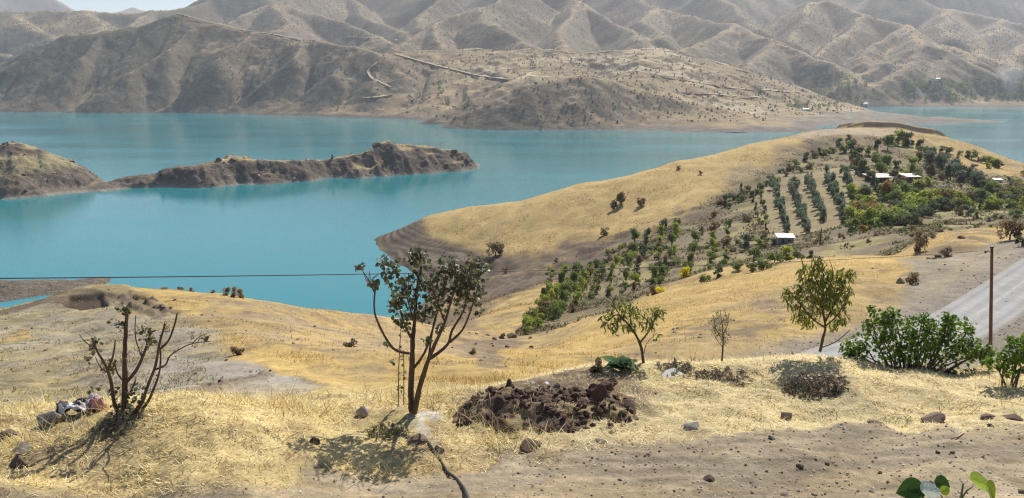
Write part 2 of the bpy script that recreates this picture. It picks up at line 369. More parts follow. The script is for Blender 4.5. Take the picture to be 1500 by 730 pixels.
m = region([(1080, 572), (1140, 540), (1240, 545), (1260, 570), (1180, 585)], .01, .03, 9, 16); paint(m, np.array((.26, .215, .145)), .5)
HEAPM = region([(660, 600), (700, 560), (880, 545), (945, 580), (900, 605), (760, 630)], .015, .03, 9, 17); paint(HEAPM, np.array((.15, .105, .075)), .85)
ASHM = region([(603, 612), (640, 610), (655, 625), (630, 640), (605, 632)], .008, .035, 9, 16) * sstep(-.5, .2, fbm(XX, YY, .22, 3, 171)); paint(ASHM, np.array((.60, .58, .54)), .75)
m = region([(590, 632), (640, 620), (665, 660), (620, 668)], .008, .02, 9, 16); paint(m, np.array((.17, .13, .10)), .6)
m = region([(560, 640), (500, 620), (600, 605), (620, 625), (600, 650)], .01, .02, 9, 16); paint(m, np.array((.22, .20, .09)), .5)
m = region([(0, 700), (0, 612), (150, 605), (230, 640), (120, 700)], .015, .03, 9, 14); paint(m * fine, np.array((.23, .19, .10)), .6)
# shore: bare mud and drawdown lines near the water
zn = ZB + fbm(XX, YY, 22, 3, 61) * 1.2
shore = (1 - sstep(2.5, 5.0, zn)) * sstep(120, 170, YY)
paint(shore, MUD, .85)
lines = .5 + (.2 + .3 * sstep(-.3, .4, fbm(XX, YY, 18, 3, 172))) * np.sin((ZB + fbm(XX, YY, 40, 4, 15) * .9) * 2 * math.pi / .95)
tl = np.maximum(TIL1, shore * .6)
paint(tl * sstep(.5, .8, lines), np.array((.20, .16, .125)), .8); paint(tl * (1 - sstep(.1, .35, lines)), np.array((.075, .058, .047)), .8)

# ------------------------------------------------------------------ relief
Z = ZB.copy()
dY = np.gradient(LN)[:, None] * YY
near_amp = np.where(YY < 24, 1.0, 1.0)
for lam, amp, sd in ((30, .55, 1), (12, .32, 2), (5, .16, 3), (2.1, .07, 4), (.9, .035, 5), (.38, .018, 6), (.17, .010, 7)):
    wgt = sstep(1.2, 3.0, lam / dY)
    dist = np.minimum(1, YY / (lam * 3.0))
    Z += fbm(XX, YY, lam, 1, 200 + sd) * amp * wgt * dist * (1 - .55 * DRT)
Z += STR * (1 - DRT) * fbm(XX, YY, .55, 3, 301) * .035
Z += DRT * rut * .022
Z += DRT * (np.abs(fbm(XX * .5, YY, .30, 2, 305)) * .02 + fbm(XX * .15, YY, .5, 2, 306) * .018)
Z += tl * (lines - .5) * .24
till_lines = np.sin((XX * .94 - YY * .34) * 2 * math.pi / 3.2)
Z += TIL2 * till_lines * .22
paint(TIL2 * sstep(0, .9, till_lines), np.array((.20, .16, .12)), .5)
# rough band and cuts on the hill
m = region([(700, 400), (800, 375), (900, 350), (1030, 302), (1100, 262), (1120, 280), (930, 372), (830, 402), (720, 430)], .015, .02, 120, 420)
Z += m * fbm(XX, YY, 7, 3, 401) * .9
def plan_mask(pts, feather):
    pg = np.array(pts, float); x = XX + fbm(XX, YY, 14, 2, 431) * 1.6; y = YY + fbm(XX, YY, 14, 2, 432) * 1.2; ins = np.zeros(UU.shape, bool); d2 = np.full(UU.shape, 1e6)
    for i in range(len(pg)):
        a = pg[i]; b_ = pg[(i + 1) % len(pg)]; ins ^= ((a[1] > y) != (b_[1] > y)) & (x < (b_[0] - a[0]) * (y - a[1]) / (b_[1] - a[1] + 1e-12) + a[0])
        e = b_ - a; t = np.clip(((x - a[0]) * e[0] + (y - a[1]) * e[1]) / (e @ e), 0, 1); d2 = np.minimum(d2, (x - a[0] - t * e[0]) ** 2 + (y - a[1] - t * e[1]) ** 2)
    return sstep(-feather, feather, np.where(ins, np.sqrt(d2), -np.sqrt(d2)))
PLAT = plan_mask([(150, 371), (160, 367), (176, 366), (190, 367), (197, 371), (192, 382), (172, 388), (154, 381)], 2.2)
Z += PLAT * 2.6; paint(PLAT, np.array((.36, .30, .17)), .6)
paint(sstep(.02, .12, PLAT) * (1 - sstep(.88, .99, PLAT)) * (YY < 377), np.array((.055, .04, .032)), .97)  # shade of the platform's front face, painted on as near-black earth
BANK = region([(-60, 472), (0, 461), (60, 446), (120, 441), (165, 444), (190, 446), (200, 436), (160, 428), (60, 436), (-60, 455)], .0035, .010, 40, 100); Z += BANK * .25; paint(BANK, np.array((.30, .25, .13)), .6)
m = region([(-40, 474), (0, 466), (55, 451), (95, 446), (160, 446), (165, 455), (110, 458), (60, 462), (0, 474)], .004, .012, 40, 100); paint(m, np.array((.13, .10, .075)), .85)  # shaded face of the bank, put into the colour as a dark band
HOLE = region([(92, 458), (100, 446), (150, 443), (158, 455), (120, 461)], .004, .006, 40, 100); Z -= HOLE * .45; paint(HOLE, np.array((.085, .062, .048)), .95)  # shadow inside the hollow is painted over the shallow dip
m = region([(170, 455), (190, 440), (235, 445), (255, 462), (220, 470)], .004, .014, 40, 100); Z += m * fbm(XX, YY, 1.6, 3, 441) * .5; paint(m, np.array((.17, .135, .105)), .75)
LOW = region([(255, 590), (300, 560), (345, 552), (395, 543), (380, 556), (310, 574)], .004, .01, 14, 60); Z += LOW * (.12 + fbm(XX, YY, .6, 3, 443) * .12); paint(LOW, np.array((.19, .15, .115)), .7)
CUT3 = region([(1265, 240), (1340, 200), (1480, 262), (1440, 300), (1300, 285)], .01, .02, 150, 420)
Z += CUT3 * fbm(XX, YY, 9, 3, 405) * .8
Z -= GREYTR * .1

# tarmac road: a smooth carriageway on the right, lying on the relief
def road_strip():
    L = [(1700, 285), (1600, 325), (1500, 378), (1448, 408), (1395, 440), (1310, 470), (1240, 500), (1195, 512)]
    R = [(1700, 395), (1600, 420), (1500, 455), (1448, 470), (1400, 492), (1330, 515), (1270, 528), (1200, 525)]
    return L, R
def zat(X, Y):
    """height of the finished ground"""
    l = math.log(max(Y, 1.001)); u = X / Y
    fi = np.interp(l, LN, np.arange(NL)); fj = (u - U[0]) / (U[1] - U[0])
    i = int(min(max(fi, 0), NL - 2)); j = int(min(max(fj, 0), NU - 2)); a = min(max(fi - i, 0), 1); b = min(max(fj - j, 0), 1)
    return float((Z[i, j] * (1 - b) + Z[i, j + 1] * b) * (1 - a) + (Z[i + 1, j] * (1 - b) + Z[i + 1, j + 1] * b) * a)
def at(px, py, Ymin=1.0, Ymax=520.0):
    u, l = hit(px, py, Ymin, Ymax); Y = math.exp(l)
    return Vector((u * Y, Y, zat(u * Y, Y)))

# road centre line in plan (metres): carriageway about 5.6 m wide
rc = [(9, 27), (11, 34.0), (14.5, 39.3), (18.8, 43.2), (22.9, 46.9), (30.7, 54.6), (38.5, 62.3), (53.7, 77.3), (70, 93), (95, 116)]
RP = []
for i in range(len(rc) - 1):
    for k in range(10):
        t = k / 10; p0 = rc[max(i - 1, 0)]; p1 = rc[i]; p2 = rc[i + 1]; p3 = rc[min(i + 2, len(rc) - 1)]
        RP.append(tuple(.5 * (2 * p1[d] + (p2[d] - p0[d]) * t + (2 * p0[d] - 5 * p1[d] + 4 * p2[d] - p3[d]) * t * t + (3 * p1[d] - p0[d] - 3 * p2[d] + p3[d]) * t ** 3) for d in (0, 1)))
RP = np.array(RP); tang = np.gradient(RP, axis=0); tang /= np.linalg.norm(tang, axis=1)[:, None]; nrm = np.stack([-tang[:, 1], tang[:, 0]], 1)
rz = np.array([zat(x, y) for x, y in RP]); rz = np.convolve(np.pad(rz, 6, mode='edge'), np.ones(13) / 13, mode='valid')
# press the ground flat under the road
near_r = (YY > 19) & (YY < 125) & (XX > 2) & (XX < 105)
ii = np.nonzero(near_r)
pxy = np.stack([XX[ii], YY[ii]], 1)
best = np.full(len(pxy), 1e9); bz = np.zeros(len(pxy))
for k in range(len(RP)):
    d = np.hypot(pxy[:, 0] - RP[k, 0], pxy[:, 1] - RP[k, 1]); b_ = d < best
    best[b_] = d[b_]; bz[b_] = rz[k]
wr = 1 - sstep(3.4, 7.0, best)
Z[ii] = Z[ii] * (1 - wr) + (bz - .05) * wr
verge = (1 - sstep(3.0, 5.5, best))
cc = col[ii]; cc += (np.array((.235, .212, .178)) - cc) * (verge * .8)[:, None]; col[ii] = cc
def ribbon(name, half0, half1, dz, mat, i0=0, i1=None, nlat=5, skirt=False, lane=False):
    pts = RP[i0:i1]; nn = nrm[i0:i1]; zz = rz[i0:i1]
    s = np.linspace(half0, half1, nlat); drop = 0 * s
    if skirt: s = np.concatenate([[half0 - .5], s, [half1 + .5]]); drop = np.concatenate([[-.35], drop, [-.35]]); nlat += 2
    V = np.concatenate([pts[:, None, :] + nn[:, None, :] * s[None, :, None], (zz[:, None] + dz + drop[None, :])[..., None]], -1).reshape(-1, 3)
    colr = None
    if lane:
        a_ = np.abs(s); tr_ = np.exp(-((a_ - .55) / .28) ** 2) + np.exp(-((a_ - 1.75) / .3) ** 2); ed = sstep(2.0, 2.6, a_)
        base_ = np.array((.34, .336, .33)) * (1 - .26 * np.clip(tr_, 0, 1))[:, None]; base_ = base_ * (1 - ed)[:, None] + np.array((.25, .225, .19)) * ed[:, None]; colr = np.tile(base_[None], (len(pts), 1, 1)).reshape(-1, 3)
    return np_mesh(name, V, gridfaces(len(pts), nlat), mat, colr)
m_, nt, nd, lk = new_mat('tarmac')
out = N(nt, 'ShaderNodeOutputMaterial'); b = N(nt, 'ShaderNodeBsdfPrincipled', Roughness=.55); b.inputs['Specular IOR Level'].default_value = .5
tc = N(nt, 'ShaderNodeTexCoord'); no = N(nt, 'ShaderNodeTexNoise', Scale=.5, Detail=7.0, Roughness=.7); lk.new(tc.outputs['Object'], no.inputs['Vector'])
cr = N(nt, 'ShaderNodeValToRGB'); cr.color_ramp.elements[0].position = .3; cr.color_ramp.elements[1].position = .7
cr.color_ramp.elements[0].color = (.115, .115, .118, 1); cr.color_ramp.elements[1].color = (.20, .20, .198, 1)
lk.new(no.outputs['Fac'], cr.inputs['Fac']); lk.new(cr.outputs['Color'], b.inputs['Base Color'])
n2 = N(nt, 'ShaderNodeTexNoise', Scale=40.0, Detail=3.0); lk.new(tc.outputs['Object'], n2.inputs['Vector']); bp = N(nt, 'ShaderNodeBump', Strength=.3, Distance=.01)
lk.new(n2.outputs['Fac'], bp.inputs['Height']); lk.new(bp.outputs['Normal'], b.inputs['Normal']); lk.new(b.outputs['BSDF'], out.inputs['Surface'])
M['tarmac'] = earth_mat('tarmac_worn', [(.35, .3), (1.8, .25), (9.0, .3)], bump=.25, bump_scale=30.0, bdist=.01, rough=.82)
tag(ribbon('road', -2.45, 2.45, .03, M['tarmac'], skirt=True, nlat=15, lane=True), kind='structure')
M['line'] = plain_mat('worn_road_paint', (.33, .33, .32), .8, .35, 2.0)
tag(ribbon('road_marking', -.06, .06, .036, M['line'], 6, None, 2), kind='structure')

V = np.stack([XX, YY, Z], -1).reshape(-1, 3)
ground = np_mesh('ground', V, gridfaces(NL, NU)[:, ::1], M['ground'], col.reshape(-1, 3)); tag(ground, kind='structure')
print('ground', time.time() - T0)

# ------------------------------------------------------------------ ridge-built relief (islands, far hills)
def smax_ridges(X, Y, ridges, s, floor):
    acc = np.exp(np.full(X.shape, floor) / s - 0)
    for pts, k, w in ridges:
        P3 = np.array([W(*p) for p in pts]); best = np.full(X.shape, -1e4)
        for a, b in zip(P3[:-1], P3[1:]):
            e = b[:2] - a[:2]; t = np.clip(((X - a[0]) * e[0] + (Y - a[1]) * e[1]) / (e @ e), 0, 1)
            d = np.hypot(X - a[0] - t * e[0], Y - a[1] - t * e[1])
            h = a[2] + (b[2] - a[2]) * t - k * (np.sqrt(d * d + w * w) - w)
            best = np.maximum(best, h)
        acc = acc + np.exp(np.clip(best / s, -60, 200))
    return s * np.log(acc)
# --- island, peninsula and spit
isl = [
    ([(148, 268, 429), (190, 259, 438), (230, 255, 446), (245, 247, 449), (290, 239, 453), (330, 234, 459), (420, 235, 470), (480, 235, 485), (515, 227, 490), (537, 218, 497), (560, 211, 506), (600, 212, 514), (635, 217, 522), (668, 223, 531), (690, 237, 545)], .95, 4.0),
    ([(330, 229, 462), (345, 231, 464)], 1.3, 1.0), ([(548, 210, 503), (566, 208, 505)], 1.0, 2.0),
    ([(-200, 190, 430), (-60, 200, 432), (0, 212, 432), (25, 209, 434), (60, 229, 434), (85, 248, 431), (105, 262, 429), (130, 271, 428), (165, 275, 430)], .72, 6.0),
    ([(-200, 275, 408), (0, 272, 412), (70, 272, 418), (110, 275, 424)], .4, 8.0),
    ([(-300, 412, 224), (-60, 417, 222), (0, 415, 221), (60, 412.5, 225), (110, 408.5, 231), (150, 406.5, 237), (172, 406.5, 240)], .17, 2.0),
]
gx = np.arange(-330, 12, .85); gy = np.concatenate([np.arange(196, 262, .7), np.arange(262, 384, 8), np.arange(384, 575, .85)])
GX, GY = np.meshgrid(gx, gy)
wx = GX + fbm(GX, GY, 30, 3, 71) * 5; wy = GY + fbm(GX, GY, 24, 3, 72) * 5
GZ = smax_ridges(wx, wy, isl, .8, -4.0)
sl = np.hypot(*np.gradient(GZ, gy, gx))
rocky = sstep(.35, .7, sl)
GZ += np.where(GZ > -1, (ridged(GX, GY, 11, 3, 73) - .5) * 2.4 * (.4 + .6 * rocky) * sstep(-1, 4, GZ) + (ridged(GX, GY, 3.4, 2, 74) - .5) * 1.5 * rocky * sstep(-.5, 3, GZ) + fbm(GX, GY, 2.0, 2, 79) * .35 * sstep(-.5, 3, GZ), 0)
ic = np.empty(GX.shape + (3,)); ic[:] = (.36, .285, .16)
def mixc(a, m, c): a += (np.array(c) - a) * m[..., None]
mixc(ic, sstep(-.1, .5, fbm(GX, GY, 14, 3, 75)) * .8, (.24, .20, .13))
mixc(ic, sstep(8, 11, GZ) * (1 - sstep(.28, .42, sl)) * .75, (.42, .34, .185)); mixc(ic, sstep(.38, .6, sl) * .92, (.135, .105, .09)); mixc(ic, sstep(-185, -178, GX) * (1 - sstep(-150, -142, GX)) * .0, (.15, .115, .095)); mixc(ic, ((GX > -225) & (GX < -168) & (GY > 400)).astype(float) * sstep(1.2, 2.5, GZ) * .85, (.15, .115, .095)); mixc(ic, sstep(.2, .7, fbm(GX, GY, 4, 3, 76)) * rocky * .6, (.21, .175, .15))
mixc(ic, 1 - sstep(1.5, 4.0, GZ + fbm(GX, GY, 10, 3, 78) * .8), (.20, .165, .135)); mixc(ic, (1 - sstep(.5, 1.3, GZ)) * .8, (.32, .275, .225))
mixc(ic, sstep(-160, -185, GX) * sstep(9, 13, GZ) * (1 - sstep(17, 20, GZ)) * .7, (.37, .32, .18))
mixc(ic, (1 - sstep(300, 320, GY)) * .9, (.15, .125, .10))
island = np_mesh('island', np.stack([GX, GY, GZ], -1).reshape(-1, 3), gridfaces(*GX.shape), M['island'], ic.reshape(-1, 3)); tag(island, kind='structure')

# --- far hills
R = []
SQ = None
def rd(pts, k=.5, w=12.0):
    if SQ: pts = [(px, py, float(np.interp(px, SQ[0], SQ[1])) + (Y - float(np.interp(px, SQ[0], SQ[1]))) * SQ[2]) for px, py, Y in pts]
    if SQ or pts[0][2] > 1560: k = k * 1.42
    R.append((pts, k, w))
SQ = ([-300, 0, 400, 616], [1345, 1338, 1295, 1212], .60)
rd([(-300, 140, 1640), (-120, 150, 1600), (0, 107, 1650), (33, 81, 1665), (67, 63, 1680), (100, 49, 1700), (150, 47, 1720), (200, 37, 1730), (255, 21, 1740), (300, 32, 1720), (390, 50, 1640), (470, 61, 1560), (540, 69, 1470), (567, 81, 1420), (583, 104, 1350), (603, 143, 1270), (616, 167, 1215)], .52)
rd([(285, 31, 1720), (240, 70, 1530), (190, 103, 1420), (113, 158, 1325)], .62, 5); rd([(370, 50, 1640), (333, 82, 1470), (250, 155, 1320)], .62, 5)
rd([(450, 63, 1560), (430, 86, 1425), (350, 155, 1290)], .62, 5); rd([(520, 71, 1490), (490, 108, 1320), (400, 165, 1240)], .62, 5); rd([(150, 48, 1720), (110, 83, 1540), (40, 140, 1410)], .6, 6)
rd([(560, 80, 1440), (545, 116, 1285), (500, 165, 1225)], .62, 5)
SQ = None
rd([(-300, 20, 2900), (0, 17, 2700), (60, 15, 2650), (105, 14, 2600), (165, 19, 2600), (200, 16, 2600), (240, 13, 2650), (300, 2, 2800), (360, -25, 2900)], .45)
rd([(0, 17, 2700), (40, 35, 2450), (80, 57, 2300), (120, 80, 2100)], .5); rd([(105, 14, 2600), (130, 40, 2350), (140, 60, 2150)], .5); rd([(-150, 60, 2100), (0, 78, 2000), (20, 87, 1950)], .5); rd([(200, 16, 2600), (170, 35, 2350)], .5)
rd([(-300, -60, 6000), (0, -20, 6000), (70, -3, 6000), (107, 13, 5800), (150, 30, 5600)], .5); rd([(160, 19, 6500), (190, 10, 6500), (215, 17, 6500)], .4)
rd([(250, 20, 2900), (310, -2, 3000), (420, -40, 3200), (600, -70, 3400), (800, -80, 3600), (1100, -80, 3800), (1300, -80, 3900), (1500, -60, 4000), (1900, -60, 4000)], .52)
rd([(415, 0, 2500), (445, 17, 2350), (500, 40, 2150), (560, 60, 1950)], .5); rd([(495, -5, 3000), (540, 28, 2600), (585, 57, 2200)], .55); rd([(320, 36, 2250), (375, 18, 2400), (420, -2, 2550), (450, -20, 2900)], .5)
rd([(415, 0, 2500), (400, 25, 2200), (410, 42, 1950)], .55)
rd([(575, 72, 1880), (610, 50, 2000), (640, 32, 2080), (683, 17, 2150), (707, 8, 2250), (750, -15, 2500)], .52); rd([(700, 10, 2200), (740, 35, 2000), (780, 60, 1850), (800, 72, 1750)], .55); rd([(640, 32, 2080), (650, 60, 1900), (640, 72, 1800)], .6)
rd([(600, -30, 3000), (640, -5, 2700), (600, 25, 2450), (590, 40, 2300)], .55)
rd([(760, -50, 2900), (833, 0, 2600), (853, 13, 2450), (877, 30, 2300), (927, 50, 2100), (967, 68, 1880)], .52); rd([(833, 0, 2550), (815, 30, 2250), (830, 60, 1950), (835, 73, 1800)], .58)
rd([(900, -30, 2950), (960, 10, 2600), (1000, 24, 2400), (1033, 35, 2250), (1067, 37, 2200), (1110, 52, 2050), (1160, 70, 1900), (1217, 93, 1750), (1250, 115, 1640)], .52); rd([(1067, 37, 2200), (1040, 60, 1950), (1000, 75, 1750)], .58); rd([(1140, 62, 1960), (1110, 85, 1760), (1090, 100, 1600)], .58)
rd([(960, 10, 2600), (930, 30, 2350), (960, 55, 2100)], .58)
rd([(1040, -20, 3000), (1090, 15, 2650), (1117, 48, 2350)], .55); rd([(1117, 50, 2350), (1150, 25, 2450), (1185, 6, 2500), (1215, 3, 2500), (1270, 22, 2350), (1330, 38, 2200), (1380, 62, 2050), (1440, 95, 1800)], .52)
rd([(1270, 22, 2350), (1230, 55, 2100), (1205, 80, 1900)], .58); rd([(1330, 38, 2200), (1290, 65, 1980), (1262, 92, 1800)], .58); rd([(1190, 6, 2480), (1170, 40, 2200), (1160, 60, 2050)], .58)
rd([(1255, 113, 1690), (1290, 92, 1740), (1320, 77, 1790), (1360, 66, 1820), (1385, 71, 1800), (1430, 93, 1740), (1470, 115, 1680), (1560, 128, 1620)], .5); rd([(1360, 66, 1820), (1340, 45, 2150)], .5); rd([(1360, 68, 1810), (1310, 105, 1660), (1280, 130, 1600)], .58); rd([(1400, 80, 1780), (1370, 112, 1650)], .58)
rd([(1310, -20, 3100), (1390, 12, 2900), (1440, 22, 2800), (1500, 36, 2700), (1620, 60, 2600)], .5); rd([(1400, 13, 2880), (1380, 35, 2500), (1400, 55, 2250)], .55); rd([(1470, 30, 2750), (1440, 55, 2400), (1450, 80, 2050)], .55); rd([(1540, 45, 2650), (1500, 75, 2200), (1480, 100, 1900)], .55)
rd([(1500, 80, 2100), (1620, 55, 2200), (1800, 45, 2300)], .5)
rd([(560, 79, 1500), (620, 75, 1480), (700, 73, 1460), (770, 71, 1440), (810, 74, 1420), (848, 80, 1400), (880, 76, 1400), (920, 72, 1400), (965, 72, 1390), (1040, 88, 1380), (1100, 107, 1380), (1160, 127, 1390), (1220, 147, 1400), (1265, 160, 1420)], .36, 22)
rd([(860, 81, 1400), (800, 98, 1280), (747, 121, 1160), (690, 144, 1090), (634, 169, 1030)], .5, 8); rd([(700, 73, 1460), (660, 105, 1330), (632, 150, 1180)], .4, 10); rd([(965, 72, 1390), (940, 95, 1270), (920, 112, 1180)], .4, 14); rd([(1040, 88, 1380), (1010, 115, 1230), (985, 135, 1130)], .4, 14)
SQ = ([690, 830, 1075], [922, 922, 985], .66)
rd([(690, 161, 970), (735, 141, 985), (780, 121, 1020), (830, 111, 1050), (860, 110, 1060), (900, 118, 1070), (940, 131, 1060), (990, 144, 1050), (1040, 156, 1040), (1075, 168, 1010)], .52, 14); rd([(780, 121, 1020), (758, 158, 955), (735, 185, 922)], .62, 5); rd([(870, 111, 1060), (850, 150, 970), (835, 186, 915)], .62, 5); rd([(940, 131, 1060), (935, 160, 985), (930, 184, 930)], .62, 5)
SQ = None
rd([(1040, 160, 1050), (1100, 167, 1085), (1200, 171, 1075), (1290, 175, 1050), (1350, 173, 1075), (1390, 173, 1080)], .10, 6); rd([(1100, 155, 1200), (1180, 160, 1200), (1260, 164, 1250)], .12, 20)
rd([(1290, 147, 1640), (1380, 147, 1620), (1500, 146, 1620), (1800, 146, 1600)], .18, 30)
th = np.linspace(-1.02, 1.02, 1500); rr = np.concatenate([np.linspace(math.log(860), math.log(2000), 420)[:-1], np.linspace(math.log(2000), math.log(7200), 240)])
TU, TR = np.meshgrid(th, rr); HY = np.exp(TR); HX = TU * HY
def hill_base(X, Y):
    wx = X + fbm(X, Y, 170, 3, 81) * 12; wy = Y + fbm(X, Y, 170, 3, 82) * 12
    far_ = sstep(1550, 2000, Y); wx = wx + far_ * fbm(X, Y, 520, 3, 181) * 45; wy = wy + far_ * fbm(X, Y, 520, 3, 182) * 45
    z = smax_ridges(wx, wy, R, 4.5, -9.0); up = sstep(2, 50, z)
    return z + (ridged(X, Y, 230, 2, 83) - .55) * 5 * up + fbm(X, Y, 60, 3, 84) * 2.2 * sstep(0, 25, z)
# water-carved gullies: flow is routed down the slopes of a regular grid and cuts in with the catchment
GS = 8.0; ex = np.arange(-2700, 2701, GS); ey = np.arange(840, 4000, GS)
EX, EY = np.meshgrid(ex, ey); E0 = hill_base(EX, EY); E = E0 + fbm(EX, EY, 26, 2, 85) * 1.2
ne, me_ = E.shape; flat_i = np.arange(ne * me_).reshape(ne, me_)
for it in range(7):
    Ep = np.pad(E, 1, mode='edge'); best = np.zeros_like(E); rec = flat_i.copy()
    for di in (-1, 0, 1):
        for dj in (-1, 0, 1):
            if di or dj:
                sl_n = (E - Ep[1 + di:1 + di + ne, 1 + dj:1 + dj + me_]) / (GS * math.hypot(di, dj)); ok = sl_n > best
                best = np.where(ok, sl_n, best); rec = np.where(ok, np.clip(flat_i + di * me_ + dj, 0, ne * me_ - 1), rec)
    order = np.argsort(-E.ravel()).tolist(); rl = rec.ravel().tolist(); acc = [64.0] * (ne * me_)
    for k in order:
        r_ = rl[k]
        if r_ != k: acc[r_] += acc[k]
    acc = np.minimum(np.array(acc).reshape(ne, me_), 2.5e5)
    dz = .029 * np.sqrt(acc) * np.minimum(best, .8) * sstep(1, 25, E)
    dz = np.minimum(dz, np.maximum(0, E - E.ravel()[rec] - .3) * .85 + 0.0)
    E = E - dz * (1 - .45 * sstep(1500, 1900, EY))
    Ep = np.pad(E, 1, mode='edge'); E = E * .88 + .12 * (Ep[:-2, 1:-1] + Ep[2:, 1:-1] + Ep[1:-1, :-2] + Ep[1:-1, 2:]) / 4
ED = E - E0
HZ = hill_base(HX, HY)
fi = np.clip((HY - ey[0]) / GS, 0, ne - 1.001); fj = np.clip((HX - ex[0]) / GS, 0, me_ - 1.001); i0 = fi.astype(int); j0 = fj.astype(int); a_ = fi - i0; b_ = fj - j0
HD = (ED[i0, j0] * (1 - b_) + ED[i0, j0 + 1] * b_) * (1 - a_) + (ED[i0 + 1, j0] * (1 - b_) + ED[i0 + 1, j0 + 1] * b_) * a_
HZ = HZ + HD * (1 - sstep(3700, 3950, HY))
print('erosion', time.time() - T0, HD.min())
HZ += fbm(HX, HY, 14, 2, 86) * .8 * sstep(0, 8, HZ) + (ridged(HX, HY, 46, 3, 186) - .55) * 2.0 * sstep(3, 30, HZ)
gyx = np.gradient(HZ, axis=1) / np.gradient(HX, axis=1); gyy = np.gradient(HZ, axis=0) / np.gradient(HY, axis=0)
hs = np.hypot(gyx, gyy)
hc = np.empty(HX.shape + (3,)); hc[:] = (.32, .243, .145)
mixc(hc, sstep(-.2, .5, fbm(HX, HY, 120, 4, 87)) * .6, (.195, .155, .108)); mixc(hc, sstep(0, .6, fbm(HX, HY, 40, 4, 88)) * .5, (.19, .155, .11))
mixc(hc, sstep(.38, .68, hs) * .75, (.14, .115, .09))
mixc(hc, sstep(.1, .6, fbm(HX, HY, 300, 3, 89)) * .35, (.175, .16, .10))
lowE = sstep(1020, 1100, HY) * (1 - sstep(1380, 1480, HY)) * sstep(-120, -40, HX) * (1 - sstep(.3, .45, hs))
mixc(hc, lowE * .6, (.37, .285, .165)); 
fieldn = vnoise(HX / 70 + HY / 300, HY / 45 + 3, 91); mixc(hc, lowE * sstep(.6, .64, fieldn) * .7, (.47, .40, .27)); mixc(hc, lowE * (1 - sstep(.3, .33, fieldn)) * .5, (.25, .20, .14))
mixc(hc, 1 - sstep(2.0, 4.6, HZ + fbm(HX, HY, 30, 3, 92) * 1.2), (.165, .138, .118))
mixc(hc, (1 - sstep(6.0, 8.5, HZ)) * sstep(330, 420, HX) * (1 - sstep(1300, 1400, HY)) * .8, (.205, .182, .155))
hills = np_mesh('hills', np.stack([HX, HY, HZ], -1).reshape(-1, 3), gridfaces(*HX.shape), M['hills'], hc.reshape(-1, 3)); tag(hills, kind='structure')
def hz_at(X, Y):
    u = X / Y; l = math.log(Y)
    i = int(np.clip(np.interp(l, rr, np.arange(len(rr))), 0, len(rr) - 1)); j = int(np.clip((u - th[0]) / (th[1] - th[0]), 0, len(th) - 1))
    return float(HZ[i, j])
def hill_hit(px, py, Ymin=870, Ymax=6500):
    u = uof(px, py); q = qof(py); j = int(np.clip((u - th[0]) / (th[1] - th[0]) + .5, 0, len(th) - 1))
    c = (H - HZ[:, j]) / HY[:, j]; ok = np.nonzero((c <= q) & (HY[:, j] >= Ymin) & (HY[:, j] <= Ymax))[0]
    i = ok[0] if len(ok) else int(np.argmin(np.where((HY[:, j] >= Ymin) & (HY[:, j] <= Ymax), c, 9)))
    return Vector((u * HY[i, j], HY[i, j], HZ[i, j]))
print('hills', time.time() - T0)

# --- lake bed and water
m_, nt, nd, lk = new_mat('lake_water')
out = N(nt, 'ShaderNodeOutputMaterial'); b = N(nt, 'ShaderNodeBsdfPrincipled', Roughness=.12)
b.inputs['IOR'].default_value = 1.33
tc = N(nt, 'ShaderNodeTexCoord')
mpw = N(nt, 'ShaderNodeMapping'); mpw.inputs['Scale'].default_value = (.35, 1.0, 1.0); mpw.inputs['Rotation'].default_value = (0, 0, .25); lk.new(tc.outputs['Object'], mpw.inputs['Vector'])
n0 = N(nt, 'ShaderNodeTexNoise', Scale=.012, Detail=5.0, Roughness=.6); lk.new(mpw.outputs['Vector'], n0.inputs['Vector'])
mrw = N(nt, 'ShaderNodeMapRange'); mrw.inputs['From Min'].default_value = .35; mrw.inputs['From Max'].default_value = .65; mrw.inputs['To Min'].default_value = .09; mrw.inputs['To Max'].default_value = .17; lk.new(n0.outputs['Fac'], mrw.inputs['Value']); lk.new(mrw.outputs['Result'], b.inputs['Roughness'])
cr = N(nt, 'ShaderNodeValToRGB'); cr.color_ramp.elements[0].position = .35; cr.color_ramp.elements[1].position = .65
cr.color_ramp.elements[0].color = (.019, .185, .214, 1); cr.color_ramp.elements[1].color = (.022, .206, .238, 1)
lk.new(n0.outputs['Fac'], cr.inputs['Fac']); lk.new(cr.outputs['Color'], b.inputs['Base Color'])
n1 = N(nt, 'ShaderNodeTexNoise', Scale=.7, Detail=4.0, Roughness=.6); lk.new(tc.outputs['Object'], n1.inputs['Vector'])
bp = N(nt, 'ShaderNodeBump', Strength=.25, Distance=.2); lk.new(n1.outputs['Fac'], bp.inputs['Height']); lk.new(bp.outputs['Normal'], b.inputs['Normal'])
lk.new(b.outputs['BSDF'], out.inputs['Surface'])
M['water'] = m_
wb = MB(); wb.add([(-2600, 90, 0), (2600, 90, 0), (2600, 2600, 0), (-2600, 2600, 0)], [(0, 1, 2, 3)])
tag(wb.build('lake_water', M['water'], smooth=False), kind='structure')

